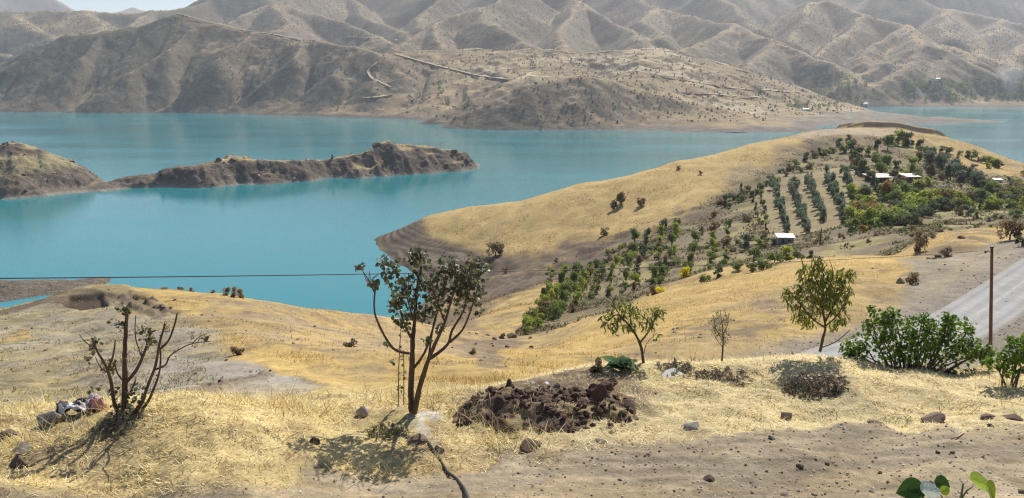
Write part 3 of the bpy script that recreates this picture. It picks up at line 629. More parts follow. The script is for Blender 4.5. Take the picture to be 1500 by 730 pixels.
# ------------------------------------------------------------------ world, sun, camera
SUN_EL = math.radians(44); SUN_AZ = math.radians(26)         # azimuth measured from +Y towards +X
w = bpy.data.worlds.new('World'); bpy.context.scene.world = w; w.use_nodes = True
nt = w.node_tree; bg = nt.nodes['Background']; sky = nt.nodes.new('ShaderNodeTexSky')
sky.sky_type = 'NISHITA'; sky.sun_disc = False; sky.sun_elevation = SUN_EL; sky.sun_rotation = SUN_AZ
sky.altitude = 1200; sky.air_density = 1.0; sky.dust_density = 1.5
nt.links.new(sky.outputs[0], bg.inputs[0]); bg.inputs[1].default_value = .082
sl_ = bpy.data.lights.new('sun', 'SUN'); sl_.energy = 4.8; sl_.angle = math.radians(.5); sl_.color = (1.0, .94, .83)
so = bpy.data.objects.new('sun', sl_); C.objects.link(so)
sd = Vector((math.sin(SUN_AZ) * math.cos(SUN_EL), math.cos(SUN_AZ) * math.cos(SUN_EL), math.sin(SUN_EL)))
so.rotation_euler = (-sd).to_track_quat('-Z', 'Y').to_euler(); so.location = (30, 60, 300)
cam = bpy.data.cameras.new('camera'); co = bpy.data.objects.new('camera', cam); C.objects.link(co)
cam.sensor_width = 36; cam.lens = 36 * F / 1500; cam.clip_start = .1; cam.clip_end = 30000
co.location = (0, 0, H); co.rotation_euler = (math.pi / 2 - PITCH, 0, 0)
sc = bpy.context.scene; sc.camera = co
sc.view_settings.view_transform = 'Standard'; sc.view_settings.look = 'None'; sc.view_settings.exposure = .5; sc.view_settings.gamma = 1
sc.view_settings.use_curve_mapping = False
# haze: one closed box of thin air over everything
m_, nt, nd, lk = new_mat('hazy_air')
out = N(nt, 'ShaderNodeOutputMaterial'); pv = N(nt, 'ShaderNodeVolumePrincipled'); pv.inputs['Color'].default_value = (.85, .89, 1.0, 1)
pv.inputs['Density'].default_value = .000085; pv.inputs['Anisotropy'].default_value = .25
lk.new(pv.outputs['Volume'], out.inputs['Volume']); M['haze'] = m_
hb = MB(); ztop = max(float(HZ.max()), H) + 25
hb.box(0, 3680, (ztop - 26) / 2, 15400, 7400, ztop + 26, 0)
hz = hb.build('haze', M['haze'], smooth=False); tag(hz, kind='stuff')
sc.cycles.use_denoising = True; sc.cycles.denoiser = 'OPENIMAGEDENOISE'; sc.cycles.denoising_prefilter = 'NONE'; sc.cycles.denoising_input_passes = 'RGB_ALBEDO_NORMAL'; sc.cycles.use_adaptive_sampling = False; sc.cycles.filter_width = 1.25; sc.cycles.volume_bounces = 1; sc.cycles.max_bounces = 6; sc.cycles.diffuse_bounces = 3
M['twig'] = plain_mat('dry_twig', (.42, .34, .24), .85, .3, 20)
# ================================================================== OBJECTS
ORD = ['first', 'second', 'third', 'fourth', 'fifth', 'sixth', 'seventh', 'eighth', 'ninth', 'tenth', 'eleventh', 'twelfth', 'thirteenth', 'fourteenth', 'fifteenth', 'sixteenth', 'seventeenth', 'eighteenth', 'nineteenth', 'twentieth']
ORD += ['twenty-' + o for o in ORD[:9]] + ['thirtieth'] + ['thirty-' + o for o in ORD[:9]] + ['fortieth'] + ['forty-' + o for o in ORD[:9]]
U3 = random.uniform
def jit(c, a=.2):
    k = 1 + U3(-a, a); return tuple(max(0, x * k * (1 + U3(-a * .35, a * .35))) for x in c)
def rnd_dir():
    while True:
        v = Vector((U3(-1, 1), U3(-1, 1), U3(-1, 1)))
        if .05 < v.length < 1: return v.normalized()
LEAF = {'round': [(.0, 0), (.12, .30), (.38, .48), (.66, .44), (.88, .24), (1.0, 0)],
        'lance': [(0, 0), (.18, .10), (.45, .15), (.72, .10), (1.0, 0)],
        'lobed': [(0, 0), (.05, .24), (.22, .50), (.30, .24), (.52, .46), (.60, .20), (.82, .22), (1.0, 0)],
        'broad': [(0, 0), (.03, .15), (.1, .28), (.2, .37), (.33, .42), (.5, .40), (.65, .32), (.8, .2), (.92, .08), (1.0, 0)]}
def leaf(mb, p, d, nrm, L, shape, colr, fold=.25, droop=.25):
    """one leaf blade: two halves folded along the midrib, the tip bending down"""
    d = Vector(d).normalized(); s = d.cross(Vector(nrm))
    if s.length < 1e-3: s = d.orthogonal()
    s.normalize(); nn = s.cross(d).normalized(); pr = LEAF[shape]
    def pt(t, w_, sg): return Vector(p) + d * (t * L) + s * (w_ * L * sg) + nn * (abs(w_) * L * fold) - nn * (droop * L * t * t)
    mid = [pt(t, 0, 1) for t, w_ in pr]
    for sg in (1, -1):
        ed = [pt(t, w_, sg) for t, w_ in pr]; k = len(pr); vs = mid + ed[1:-1]; fs = []
        for i in range(k - 1):
            e0 = i if i == 0 else k + i - 1; e1 = (k - 1) if i + 1 == k - 1 else k + i
            q = [i, i + 1, e1, e0]; q = [x for j, x in enumerate(q) if x not in q[:j]]
            fs.append(q if sg < 0 else q[::-1])
        mb.add(vs, fs, 0, colr)
def limb(mb, px_pts, base, s0, r0, r1, dys, n=8, wob=.17):
    """a limb traced in the plane of the tree (metres) with its own depth; px_pts relative to the base"""
    pts = []
    k = len(px_pts)
    for i, (px, py) in enumerate(px_pts):
        p = Vector(W(px, py, base.y + dys[0] + (dys[1] - dys[0]) * i / max(1, k - 1))); pts.append(p)
    # smooth with midpoints
    out_ = []
    for i in range(k - 1):
        p0 = pts[max(i - 1, 0)]; p1 = pts[i]; p2 = pts[i + 1]; p3 = pts[min(i + 2, k - 1)]
        for j in range(4):
            t = j / 4
            out_.append(.5 * (2 * p1 + (p2 - p0) * t + (2 * p0 - 5 * p1 + 4 * p2 - p3) * t * t + (3 * p1 - p0 - 3 * p2 + p3) * t ** 3))
    out_.append(pts[-1])
    m = len(out_)
    mb.tube([p - base for p in out_], [r0 + (r1 - r0) * i / (m - 1) for i in range(m)], n, 0, (1, 1, 1), True, wob)
    return out_
def leaf_clusters(mb, clusters, base, conv, cnt, size, shape, colf, depth=.8, droopy=0.0, upw=.4):
    """clusters of leaves (picture ellipses given a real depth) -> leaf blades round the limbs"""
    for cx, cy, r in clusters:
        for _ in range(max(3, int(cnt * 2.9 * (r / 40.0) ** 1.7))):
            while True:
                a, b, c = U3(-1, 1), U3(-1, 1), U3(-1, 1)
                if a * a + b * b + c * c < 1: break
            px, py = conv(cx + a * r, cy + b * r)
            r_m = r * conv(1, 0, True) * base.y / F
            p = Vector(W(px, py, base.y + c * r_m * depth)) - base
            d = rnd_dir(); d.z -= droopy; d.normalize(); nr = rnd_dir(); nr.z += upw
            leaf(mb, p, d, nr, size * U3(.7, 1.25), shape, colf(), U3(.05, .4), U3(.05, .5))
def conv_of(x0, y0, k):
    def f(x, y, scale=False): return k if scale else (x0 + x * k, y0 + y * k)
    return f

# ------------------------------------------------------------------ foreground trees
# pruned tree with round dark leaves
cv = conv_of(500, 350, .3698)
B = at(603, 603, 9, 15); B.z -= .05
t = tag(empty('fruit_tree', B), 'tree with two leaning trunks and round dark leaves in the middle foreground', 'tree')
mb = MB(); s = B.y / F * .3698
for pts, w0, w1, dys in (
    ([(284, 700), (275, 620), (280, 500), (283, 400), (290, 330), (300, 200), (315, 120), (300, 40)], 18, 5, (0, .1)),
    ([(290, 690), (310, 590), (345, 480), (370, 420), (410, 330), (440, 230), (470, 150)], 15, 4, (-.05, -.35)),
    ([(350, 475), (420, 420), (440, 360), (490, 270), (500, 150)], 11, 4, (-.1, .3)), ([(430, 410), (480, 360), (510, 290), (545, 180)], 8, 4, (.05, -.3)),
    ([(270, 455), (215, 440), (180, 400), (140, 320), (130, 260), (138, 165)], 9, 5, (0, -.25)), ([(130, 210), (100, 150), (72, 112)], 4, 2, (-.2, -.3)),
    ([(283, 400), (255, 350), (225, 260), (190, 180), (160, 100)], 9, 3, (0, .4)), ([(280, 520), (330, 450), (370, 330), (385, 230), (380, 170)], 9, 4, (0, .3)),
    ([(290, 330), (265, 250), (250, 170)], 6, 3, (0, -.4)), ([(410, 330), (375, 240), (350, 180)], 6, 3, (-.2, -.5)), ([(345, 480), (365, 340), (395, 250), (430, 120)], 7, 3, (-.1, .5))):
    limb(mb, [cv(*p) for p in pts], B, s, w0 * s * (.86 if w0 > 12 else .7), w1 * s * .6, dys)
for cx, cy, r_ in [(265, 200, 60), (310, 80, 45), (190, 110, 45), (450, 150, 60), (520, 140, 55), (370, 180, 60), (420, 110, 50), (480, 230, 45), (120, 180, 30)]:
    for _ in range(7): x_, y_ = cx + U3(-.6, .6) * r_, cy + U3(-.3, .8) * r_; limb(mb, [cv(x_, y_), cv(x_ + U3(-14, 14), y_ - 22), cv(x_ + U3(-26, 26), y_ - U3(35, 60))], B, s, 2.2 * s, 1.0 * s, (U3(-.4, .4), U3(-.45, .45)), 5)
mb.build('trunk', M['bark'], t)
mb = MB()
cl = [(265, 270, 60), (310, 90, 45), (300, 55, 28), (190, 120, 38), (215, 170, 30), (120, 190, 24), (76, 116, 14), (360, 190, 58), (450, 150, 52), (520, 130, 55), (470, 240, 48), (530, 230, 34), (290, 180, 45), (420, 110, 40), (335, 300, 30), (380, 250, 45), (215, 250, 32), (390, 350, 18), (340, 400, 16), (550, 290, 12), (185, 410, 8), (200, 490, 9), (560, 115, 22), (250, 330, 22), (480, 190, 40), (215, 330, 14), (160, 90, 16)]
leaf_clusters(mb, [(x_, y_, r_ * 1.25) for x_, y_, r_ in cl], B, cv, 15, .066, 'round', lambda: jit(random.choice([(.085, .10, .055), (.105, .12, .065), (.13, .135, .08), (.065, .075, .05), (.15, .15, .08), (.11, .13, .065), (.18, .155, .09)]), .25), .9)
mb.build('crown', M['leaf'], t)
for label, pts in (('taller of the two thin leafy stakes left of the double-trunked tree', [(225, 668), (228, 500), (237, 340)]), ('shorter of the two thin leafy stakes left of the double-trunked tree', [(247, 655), (248, 540), (246, 440)])):
    Bs = at(*cv(*pts[0]), 9, 15)
    st = tag(empty('thin_shoot', Bs), label, 'shoot', 'thin shoots beside the tree')
    mb = MB(); limb(mb, [cv(*p) for p in pts], Bs, s, .010, .006, (0, .05), 5); mb.build('stem', M['bark_pale'], st)
    mb = MB()
    for k in range(22 if len(label) % 2 else 12):
        f_ = U3(.2, .97); px, py = cv(pts[0][0] + (pts[2][0] - pts[0][0]) * f_ + U3(-9, 9), pts[0][1] + (pts[2][1] - pts[0][1]) * f_)
        leaf(mb, Vector(W(px, py, Bs.y + U3(-.06, .06))) - Bs, rnd_dir(), rnd_dir(), U3(.03, .055), 'round', jit((.10, .11, .04)))
    mb.build('leaves', M['leaf'], st)
# bare pruned tree on the left
cv = conv_of(90, 420, .3561)
B = at(186, 645, 9, 15); B.z -= .05
t = tag(empty('pruned_tree', B), 'nearly bare hard-pruned tree with a few dry leaves in the left foreground', 'tree')
mb = MB(); s = B.y / F * .3561
for pts, w0, w1, dys in (
    ([(273, 645), (265, 560), (258, 480), (262, 380), (260, 280), (265, 180), (270, 88)], 19, 9, (0, .05)),
    ([(258, 560), (220, 490), (205, 400), (185, 330), (150, 270), (125, 210)], 14, 5, (0, -.2)), ([(145, 260), (112, 238), (90, 220), (74, 197)], 4, 2, (-.15, -.3)), ([(190, 345), (212, 285), (222, 220)], 7, 4, (-.1, -.3)),
    ([(185, 350), (160, 330), (140, 290)], 5, 3, (-.1, .1)), ([(262, 400), (310, 340), (345, 260), (365, 195), (388, 180)], 11, 5, (0, .25)), ([(332, 290), (308, 225), (303, 170), (306, 118)], 4, 3, (.1, .3)),
    ([(258, 392), (232, 360), (220, 318)], 5, 4, (0, -.2)), ([(272, 545), (330, 480), (350, 420), (385, 330), (402, 240), (427, 152)], 12, 6, (0, -.1)), ([(275, 540), (345, 490), (380, 420), (405, 340), (408, 255)], 10, 5, (0, .15)),
    ([(405, 258), (440, 222), (463, 165), (477, 108)], 7, 5, (.05, .2)), ([(385, 342), (428, 322), (447, 285), (500, 250), (550, 232), (612, 226)], 6, 2, (0, -.3)), ([(535, 238), (565, 208), (600, 193)], 3, 1.5, (-.2, -.3)),
    ([(262, 470), (300, 400), (305, 370)], 6, 4, (0, .2))):
    limb(mb, [cv(*p) for p in pts], B, s, w0 * s * (.86 if w0 > 15 else .72), w1 * s * .7, dys)
for cx, cy, r_ in [(262, 300, 12), (200, 360, 20), (330, 270, 25), (400, 260, 20), (360, 420, 25), (130, 240, 30), (430, 180, 20), (270, 130, 12), (265, 450, 20), (220, 470, 20), (540, 230, 30)]:
    for _ in range(5): x_, y_ = cx + U3(-1, 1) * r_ * .3, cy + U3(-1, 1) * r_; limb(mb, [cv(x_, y_), cv(x_ + U3(-14, 14), y_ - 12), cv(x_ + U3(-30, 30), y_ - U3(20, 45))], B, s, 1.8 * s, .8 * s, (U3(-.1, .1), U3(-.2, .2)), 5)
mb.build('trunk', M['bark'], t)
mb = MB()
cl = [(275, 85, 30), (250, 100, 22), (240, 165, 20), (335, 190, 36), (362, 215, 22), (360, 240, 18), (130, 255, 30), (112, 300, 16), (195, 330, 30), (310, 430, 34), (280, 470, 40), (245, 500, 36), (150, 420, 14), (120, 430, 12), (215, 430, 20), (250, 545, 32), (210, 560, 48), (230, 590, 40), (330, 480, 20), (600, 210, 14), (150, 230, 16), (205, 150, 12)]
leaf_clusters(mb, cl, B, cv, 13, .052, 'round', lambda: jit(random.choice([(.09, .085, .05), (.13, .115, .06), (.07, .075, .045), (.16, .14, .08)]), .25), .9)
mb.build('crown', M['leaf'], t)
# young peach tree on the right
cv = conv_of(1100, 340, .5340)
B = at(1202, 514, 9, 15.2); B.z -= .04
t = tag(empty('peach_tree', B), 'young tree with drooping narrow olive leaves beside the big green shrub', 'tree')
mb = MB(); s = B.y / F * .534
for pts, w0, w1, dys in (([(189, 328), (198, 290), (204, 260), (196, 200), (200, 120), (188, 66)], 4.6, 1.2, (0, .05)), ([(203, 262), (165, 235), (125, 185), (98, 158)], 3, 1, (0, -.25)), ([(202, 250), (238, 180), (262, 118), (280, 105)], 3, 1, (0, .2)),
                         ([(197, 205), (158, 155), (140, 80), (135, 70)], 2.5, .8, (0, .3)), ([(202, 260), (240, 225), (275, 150)], 2.5, .8, (0, -.3)), ([(200, 180), (225, 120), (215, 75)], 2, .7, (0, -.25)), ([(197, 170), (170, 110), (165, 70)], 2, .7, (.02, -.2)), ([(192, 318), (235, 300), (272, 268)], 2.2, 1, (0, .2))):
    limb(mb, [cv(*p) for p in pts], B, s, w0 * s, w1 * s, dys, 6)
mb.build('trunk', M['bark'], t)
mb = MB(); cl = [(188, 85, 22), (190, 120, 38), (150, 110, 28), (150, 160, 36), (120, 185, 30), (100, 165, 18), (225, 130, 36), (255, 120, 24), (275, 112, 14), (235, 190, 36), (205, 190, 40), (165, 215, 34), (245, 235, 22), (130, 225, 22), (195, 160, 40), (255, 165, 28), (160, 250, 18), (225, 255, 16)]
leaf_clusters(mb, cl, B, cv, 64, .11, 'lance', lambda: jit(random.choice([(.18, .20, .045), (.21, .225, .05), (.14, .17, .04), (.26, .235, .06), (.10, .125, .035)]), .25), .9, 1.2, .3)
mb.build('crown', M['leaf'], t)
# leaning sapling behind the soil heap
cv = conv_of(750, 370, .4932)
B = at(942, 532, 9, 15.2); B.z -= .03
t = tag(empty('sapling', B), 'leaning sapling with sparse olive leaves behind the right end of the soil heap', 'tree')
mb = MB(); s = B.y / F * .4932
for pts, w0, w1, dys in (([(391, 330), (380, 270), (350, 220), (312, 185), (285, 205)], 5, 1.5, (0, -.1)), ([(380, 268), (412, 225), (430, 175), (440, 160)], 3, 1, (0, .2)), ([(352, 222), (355, 180), (372, 160)], 2.5, 1, (0, .2)), ([(330, 203), (300, 150), (310, 140)], 2, 1, (0, -.2)), ([(392, 300), (400, 270), (430, 240)], 1.5, .8, (0, .1))):
    limb(mb, [cv(*p) for p in pts], B, s, w0 * s, w1 * s, dys, 6)
mb.build('trunk', M['bark'], t)
mb = MB(); leaf_clusters(mb, [(315, 175, 36), (295, 205, 28), (330, 210, 24), (345, 165, 28), (380, 190, 26), (425, 185, 30), (435, 170, 16), (408, 215, 20), (430, 245, 10), (300, 230, 14), (270, 195, 12), (355, 215, 22)], B, cv, 34, .115, 'lance', lambda: jit(random.choice([(.14, .175, .045), (.18, .205, .05), (.11, .14, .04), (.22, .205, .07)]), .25), .9, .9, .3)
mb.build('crown', M['leaf'], t)
B = at(1057, 529, 9, 15.2); B.z -= .03
t = tag(empty('thin_sapling', B), 'spindly upright sapling with tiny leaves between the two olive-leaved trees', 'tree')
mb = MB(); s = B.y / F * .4932
for pts, w0, w1, dys in (([(624, 322), (627, 250), (618, 170)], 3.5, 1, (0, .05)), ([(626, 262), (605, 225), (598, 190)], 1.6, .7, (0, -.1)), ([(626, 245), (640, 215), (643, 180)], 1.6, .7, (0, .1)), ([(625, 280), (610, 262), (602, 245)], 1.3, .7, (0, .1))):
    limb(mb, [cv(*p) for p in pts], B, s, w0 * s, w1 * s, dys, 5)
mb.build('trunk', M['bark_pale'], t)
mb = MB(); leaf_clusters(mb, [(620, 190, 24), (600, 205, 18), (638, 200, 18), (620, 230, 24), (605, 240, 16), (635, 245, 16), (628, 270, 12)], B, cv, 90, .05, 'lance', lambda: jit(random.choice([(.16, .16, .07), (.12, .13, .06), (.22, .20, .11)]), .25), .9, .2, .3)
mb.build('crown', M['leaf'], t)
# big green shrub and the one at the frame's edge
def lobed_shrub(name, label, base_px, clusters, cnt, size, Ymax=15.2):
    B = at(*base_px, 9, Ymax); B.z -= .05
    t = tag(empty(name, B), label, 'shrub'); ident = conv_of(0, 0, 1.0)
    mb = MB()
    for cx, cy, r in clusters:
        e = Vector(W(cx + U3(-.3, .3) * r, cy, B.y + U3(-.5, .5) * r * B.y / F)) - B
        st_ = Vector((e.x * .35 + U3(-.15, .15), U3(-.15, .15), 0)); md = st_.lerp(e, .55) + Vector((U3(-.1, .1), U3(-.1, .1), .08))
        mb.tube([st_, md, e], [.020, .013, .005], 6)
    mb.build('stems', M['bark_pale'], t)
    mb = MB(); leaf_clusters(mb, clusters, B, ident, cnt, size, 'lobed', lambda: jit(random.choice([(.105, .18, .028), (.08, .145, .025), (.14, .22, .032), (.06, .105, .024), (.18, .24, .042)]), .2), 1.0, .1, .9)
    mb.build('foliage', M['leaf'], t)
lobed_shrub('fig_shrub', 'large bright green shrub with lobed leaves at the edge of the straw strip', (1330, 532), [(1258, 505, 20), (1288, 484, 22), (1302, 466, 13), (1318, 488, 28), (1346, 487, 26), (1380, 486, 24), (1402, 490, 28), (1424, 508, 18), (1345, 508, 30), (1380, 512, 26), (1300, 512, 26), (1258, 520, 16), (1410, 518, 20), (1330, 520, 22), (1392, 470, 12), (1360, 474, 12), (1275, 455, 9), (1437, 522, 10), (1418, 482, 10), (1446, 512, 10), (1246, 522, 9), (1292, 466, 11), (1308, 458, 9), (1270, 476, 10), (1352, 468, 10), (1388, 466, 9), (1240, 512, 12), (1450, 518, 12)], 175, .07)
lobed_shrub('leafy_shrub', 'dark green shrub cut by the right edge of the photo below the pole', (1495, 548), [(1490, 515, 22), (1465, 526, 16), (1512, 508, 24), (1485, 534, 22), (1520, 530, 28), (1450, 532, 11), (1540, 518, 28), (1483, 500, 9)], 110, .08)
# broad-leaved plant by the leaning sapling
B = at(908, 536, 9, 15.2)
t = tag(empty('broad_leaved_plant', B), 'low plant of broad blue-green leaves beside the leaning sapling', 'plant')
mb = MB()
for k in range(26):
    a = U3(0, 6.28); d = Vector((math.cos(a), math.sin(a) * .7, U3(.3, 1.0))); p = Vector((d.x * U3(0, .12), d.y * .1, U3(.02, .12)))
    leaf(mb, p, d, Vector((0, -.2, 1)), U3(.16, .30), 'broad', jit(random.choice([(.12, .19, .08), (.16, .23, .11), (.09, .15, .07)])), .2, .5)
mb.build('leaves', M['foliage'], t)
# leafy plant right under the camera, its top leaves just in view
B = Vector((1.42, 2.55, zat(1.42, 2.55)))
t = tag(empty('leafy_plant', B), 'plant with large green and yellow-green leaves at the bottom edge of the photo', 'plant')
def LP(px, py, dy=0): return Vector(W(px, py, 2.55 + dy)) - B
mb = MB()
mb.tube([(0, 0, 0), (.02, .03, .5), LP(1405, 760), LP(1408, 728), LP(1411, 708)], [.012, .010, .006, .004, .003], 7); mb.tube([LP(1406, 735), LP(1416, 719), LP(1426, 712)], [.004, .003, .002], 6); mb.tube([LP(1406, 750), LP(1385, 738), LP(1378, 725)], [.004, .003, .002], 6); mb.tube([(.02, .03, .5), LP(1360, 745), LP(1348, 724)], [.006, .004, .002], 6)
mb.build('stem', plain_mat('green_stem', (.20, .19, .08), .7, .2), t)
def bleaf(a, b_, nrm, w_, c, nm='leaf', lab=None, shape='round', fold=.15, droop=.1, rough=None):
    mb = MB(); a = LP(*a); b_ = LP(*b_); leaf(mb, a, b_ - a, Vector(nrm), (b_ - a).length * w_, shape, c, fold, droop)
    d_ = b_ - a; n_ = d_.cross(Vector(nrm)).cross(d_).normalized() if d_.cross(Vector(nrm)).length > 0 else Vector((0, 0, 1)); dn = d_.cross(Vector(nrm)).normalized().cross(d_.normalized()).normalized(); L_ = d_.length; vc = tuple(min(.8, x * 1.5 + .04) for x in c)
    s_ = d_.normalized().cross(Vector(nrm)).normalized()
    mb.tube([a + d_ * q - dn * (droop * L_ * q * q) + dn * .0008 for q in (0, .25, .5, .75, .97)], [.0013, .0012, .001, .0008, .0004], 5, 0, vc)
    for q in (.15, .3, .45, .6, .75):
        for sg in (1, -1):
            w1_ = .30 * (1 - q * .6) * L_; q2 = q + .16; mb.tube([a + d_ * q - dn * (droop * L_ * q * q) + dn * .0006, a + d_ * q2 + s_ * sg * w1_ + dn * (abs(w1_) * fold - droop * L_ * q2 * q2 + .0008)], [.0006, .0003], 4, 0, vc)
    o = mb.build(nm, M['glossleaf'] if rough else M['leaf'], t)
    if lab: o['label'] = lab
M['glossleaf'] = leaf_mat('waxy_leaf', .1, .28, .9)
bleaf((1354, 714), (1313, 722), (-.1, -.7, .6), 1.0, (.05, .10, .02), shape='broad'); bleaf((1352, 719), (1322, 722, -.01), (0, -.5, .8), .8, (.10, .19, .03))
bleaf((1348, 717, -.03), (1381, 719, -.03), (0.1, -.55, .85), 1.0, (.42, .45, .36), lab='pale leaf with its whitish sheen painted into the colour', shape='broad', rough=True)  # reflected light on this leaf is painted as a whitish base colour
bleaf((1368, 706, .03), (1391, 712, .03), (.1, -.6, .5), 1.1, (.06, .11, .025)); bleaf((1377, 722, -.02), (1391, 715, -.02), (.2, -.7, .5), 1.0, (.28, .35, .04))
bleaf((1421, 702), (1458, 713), (.2, -.4, .8), 1.0, (.32, .40, .04), lab='yellow-green curling leaf', shape='broad'); bleaf((1444, 708, -.02), (1468, 738, -.03), (.5, -.6, .5), 1.0, (.36, .42, .04), shape='broad', droop=.3)

# ------------------------------------------------------------------ stones
def rock_mesh(name, seed, c, sub=2, cuts=15, rough=.05):
    import bmesh
    rr_ = random.Random(seed); bm = bmesh.new(); bmesh.ops.create_icosphere(bm, subdivisions=sub, radius=1)
    pl = []
    for _ in range(cuts):
        v = Vector((rr_.uniform(-1, 1), rr_.uniform(-1, 1), rr_.uniform(-1, 1))).normalized(); pl.append((v, rr_.uniform(.45, .85)))
    for v in bm.verts:
        for nn_, d in pl:
            k = v.co.dot(nn_)
            if k > d: v.co -= nn_ * (k - d)
        v.co *= 1 + rr_.uniform(-rough, rough) * .5
    mb = MB(); mb.add([v.co for v in bm.verts], [], 0); bm.faces.ensure_lookup_table()
    for f in bm.faces: mb.f.append([v.index for v in f.verts]); mb.m.append(0); mb.c.append(tuple(x * rr_.uniform(.85, 1.15) for x in c))
    bm.free(); return mb.mesh(name, M['rock'], False)
RK = {'brownish': [rock_mesh('brown_rock', 40 + i, (.20, .15, .115), 3) for i in range(3)], 'dark': [rock_mesh('dark_rock', 10 + i, (.13, .095, .075), 3) for i in range(3)], 'grey': [rock_mesh('grey_rock', 20 + i, (.24, .205, .17), 3) for i in range(3)], 'soil': [rock_mesh('earth_clod', 50 + i, (.13, .08, .06), 3, 12, .3) for i in range(3)], 'pale': [rock_mesh('pale_rock', 30 + i, (.42, .37, .31), 3) for i in range(3)]}
def rock(px, py, wpx, hpx, kind, label, name='rock', cat='rock', group=None, Ymin=8, Ymax=520, rot=None, sink=.38, deep=1.0):
    p = at(px, py, Ymin, Ymax); o = bpy.data.objects.new(name, random.choice(RK[kind if kind != 'dark' or random.random() < .72 else 'brownish'])); C.objects.link(o)
    k = p.y / F / .95; o.scale = (wpx * k * .5, wpx * k * .5 * deep, hpx * k * .5); o.rotation_euler = rot if rot else (U3(-.2, .2), U3(-.2, .2), U3(0, 6))
    o.location = p + Vector((0, 0, hpx * k * (.5 - sink))); tag(o, label, cat, group); return o
FG = 'stones in the foreground'
rock(78, 650, 40, 42, 'grey', 'large angular stone block in the dry grass beside the heap of rags', rot=(0.1, .15, .6), Ymax=15)
rock(32, 710, 34, 34, 'dark', 'dark round stone in the dry grass near the bottom left corner', Ymax=15)
rock(14, 668, 44, 30, 'dark', 'brown stone cut by the left edge above the round dark stone', Ymax=15); rock(38, 690, 30, 16, 'grey', 'flat stone between the brown stone and the dark round stone at far left', Ymax=15)
rock(1152, 597, 26, 22, 'dark', 'red-brown stone in the straw below the young drooping tree', Ymax=15)
rock(1367, 602, 44, 22, 'dark', 'wide brown clod at the lower edge of the straw strip', 'clod', 'clod', Ymax=15, sink=.35); rock(1285, 598, 26, 9, 'dark', 'flat brown clod in the straw between two larger ones', 'clod', 'clod', Ymax=15)
rock(1448, 600, 24, 10, 'dark', 'small dark clod near the right end of the straw strip', 'clod', 'clod', Ymax=15); rock(1485, 602, 34, 12, 'dark', 'dark clod cut by the right edge of the photo', 'clod', 'clod', Ymax=15)
rock(1452, 617, 11, 10, 'dark', 'small dark stone just below the straw, under the small dark clod', Ymax=15); rock(1040, 705, 20, 15, 'dark', 'largest dark stone on the bare dirt track', Ymax=15); rock(1131, 643, 13, 10, 'grey', 'grey stone on the track below the red-brown stone', Ymax=15)
rock(1172, 683, 13, 9, 'dark', 'dark stone on the track left of a smaller dark one', Ymax=15); rock(1211, 679, 9, 8, 'dark', 'smaller dark stone on the track right of another dark one', Ymax=15); rock(1289, 693, 8, 8, 'dark', 'dark cube-like pebble on the track above the leafy plant', Ymax=15)
rock(1373, 664, 9, 7, 'dark', 'small dark stone in the middle of the track above the pale leaf', Ymax=15); rock(1395, 665, 11, 6, 'dark', 'flat dark stone beside a small dark stone on the track', Ymax=15); rock(1149, 722, 14, 10, 'grey', 'grey stone at the bottom edge of the dirt track', Ymax=15); rock(1496, 724, 12, 10, 'dark', 'dark stone in the bottom right corner of the track', Ymax=15)
rock(530, 600, 22, 26, 'pale', 'whitish stone standing in the dry grass left of the double-trunked tree', Ymax=15, rot=(0, .1, .4)); rock(463, 660, 22, 20, 'dark', 'brown stone in the grass left of the tree shadow', Ymax=15); rock(645, 662, 20, 22, 'dark', 'brown stone beside the black hose below the tree', Ymax=15)
rock(612, 650, 34, 20, 'dark', 'dark clod at the foot of the white ash patch', 'clod', 'clod', Ymax=15); rock(778, 650, 44, 22, 'dark', 'dark earth clod lying in front of the soil heap', 'clod', 'clod', Ymax=15, sink=.35); rock(1013, 622, 34, 18, 'pale', 'pale flat stone sunk in the straw right of the soil heap', Ymax=15, sink=.4)
rock(878, 642, 24, 10, 'grey', 'low clod between the soil heap and the dirt track', 'clod', 'clod', Ymax=15)
rock(745, 580, 19, 46, 'dark', 'upright pointed dark slab standing on the soil heap', 'stone_slab', 'stone', Ymax=15, rot=(0, .12, .3), sink=.15, deep=.5); rock(812, 575, 16, 30, 'grey', 'grey pointed stone leaning in the middle of the soil heap', Ymax=15, rot=(.1, .35, .2), sink=.2, deep=.6); rock(872, 582, 44, 36, 'soil', 'big red-brown clod at the right of the soil heap', 'clod', 'clod', Ymax=15, sink=.25); rock(893, 567, 30, 22, 'soil', 'red-brown clod behind the biggest clod on the heap', 'clod', 'clod', Ymax=15.5, sink=.2)
for i, (px, py, w_, h_) in enumerate([(655, 374, 16, 10), (683, 378, 20, 13), (512, 414, 13, 9), (521, 428, 8, 6), (590, 330, 9, 6), (602, 372, 10, 7), (650, 376, 10, 8)]):
    pass
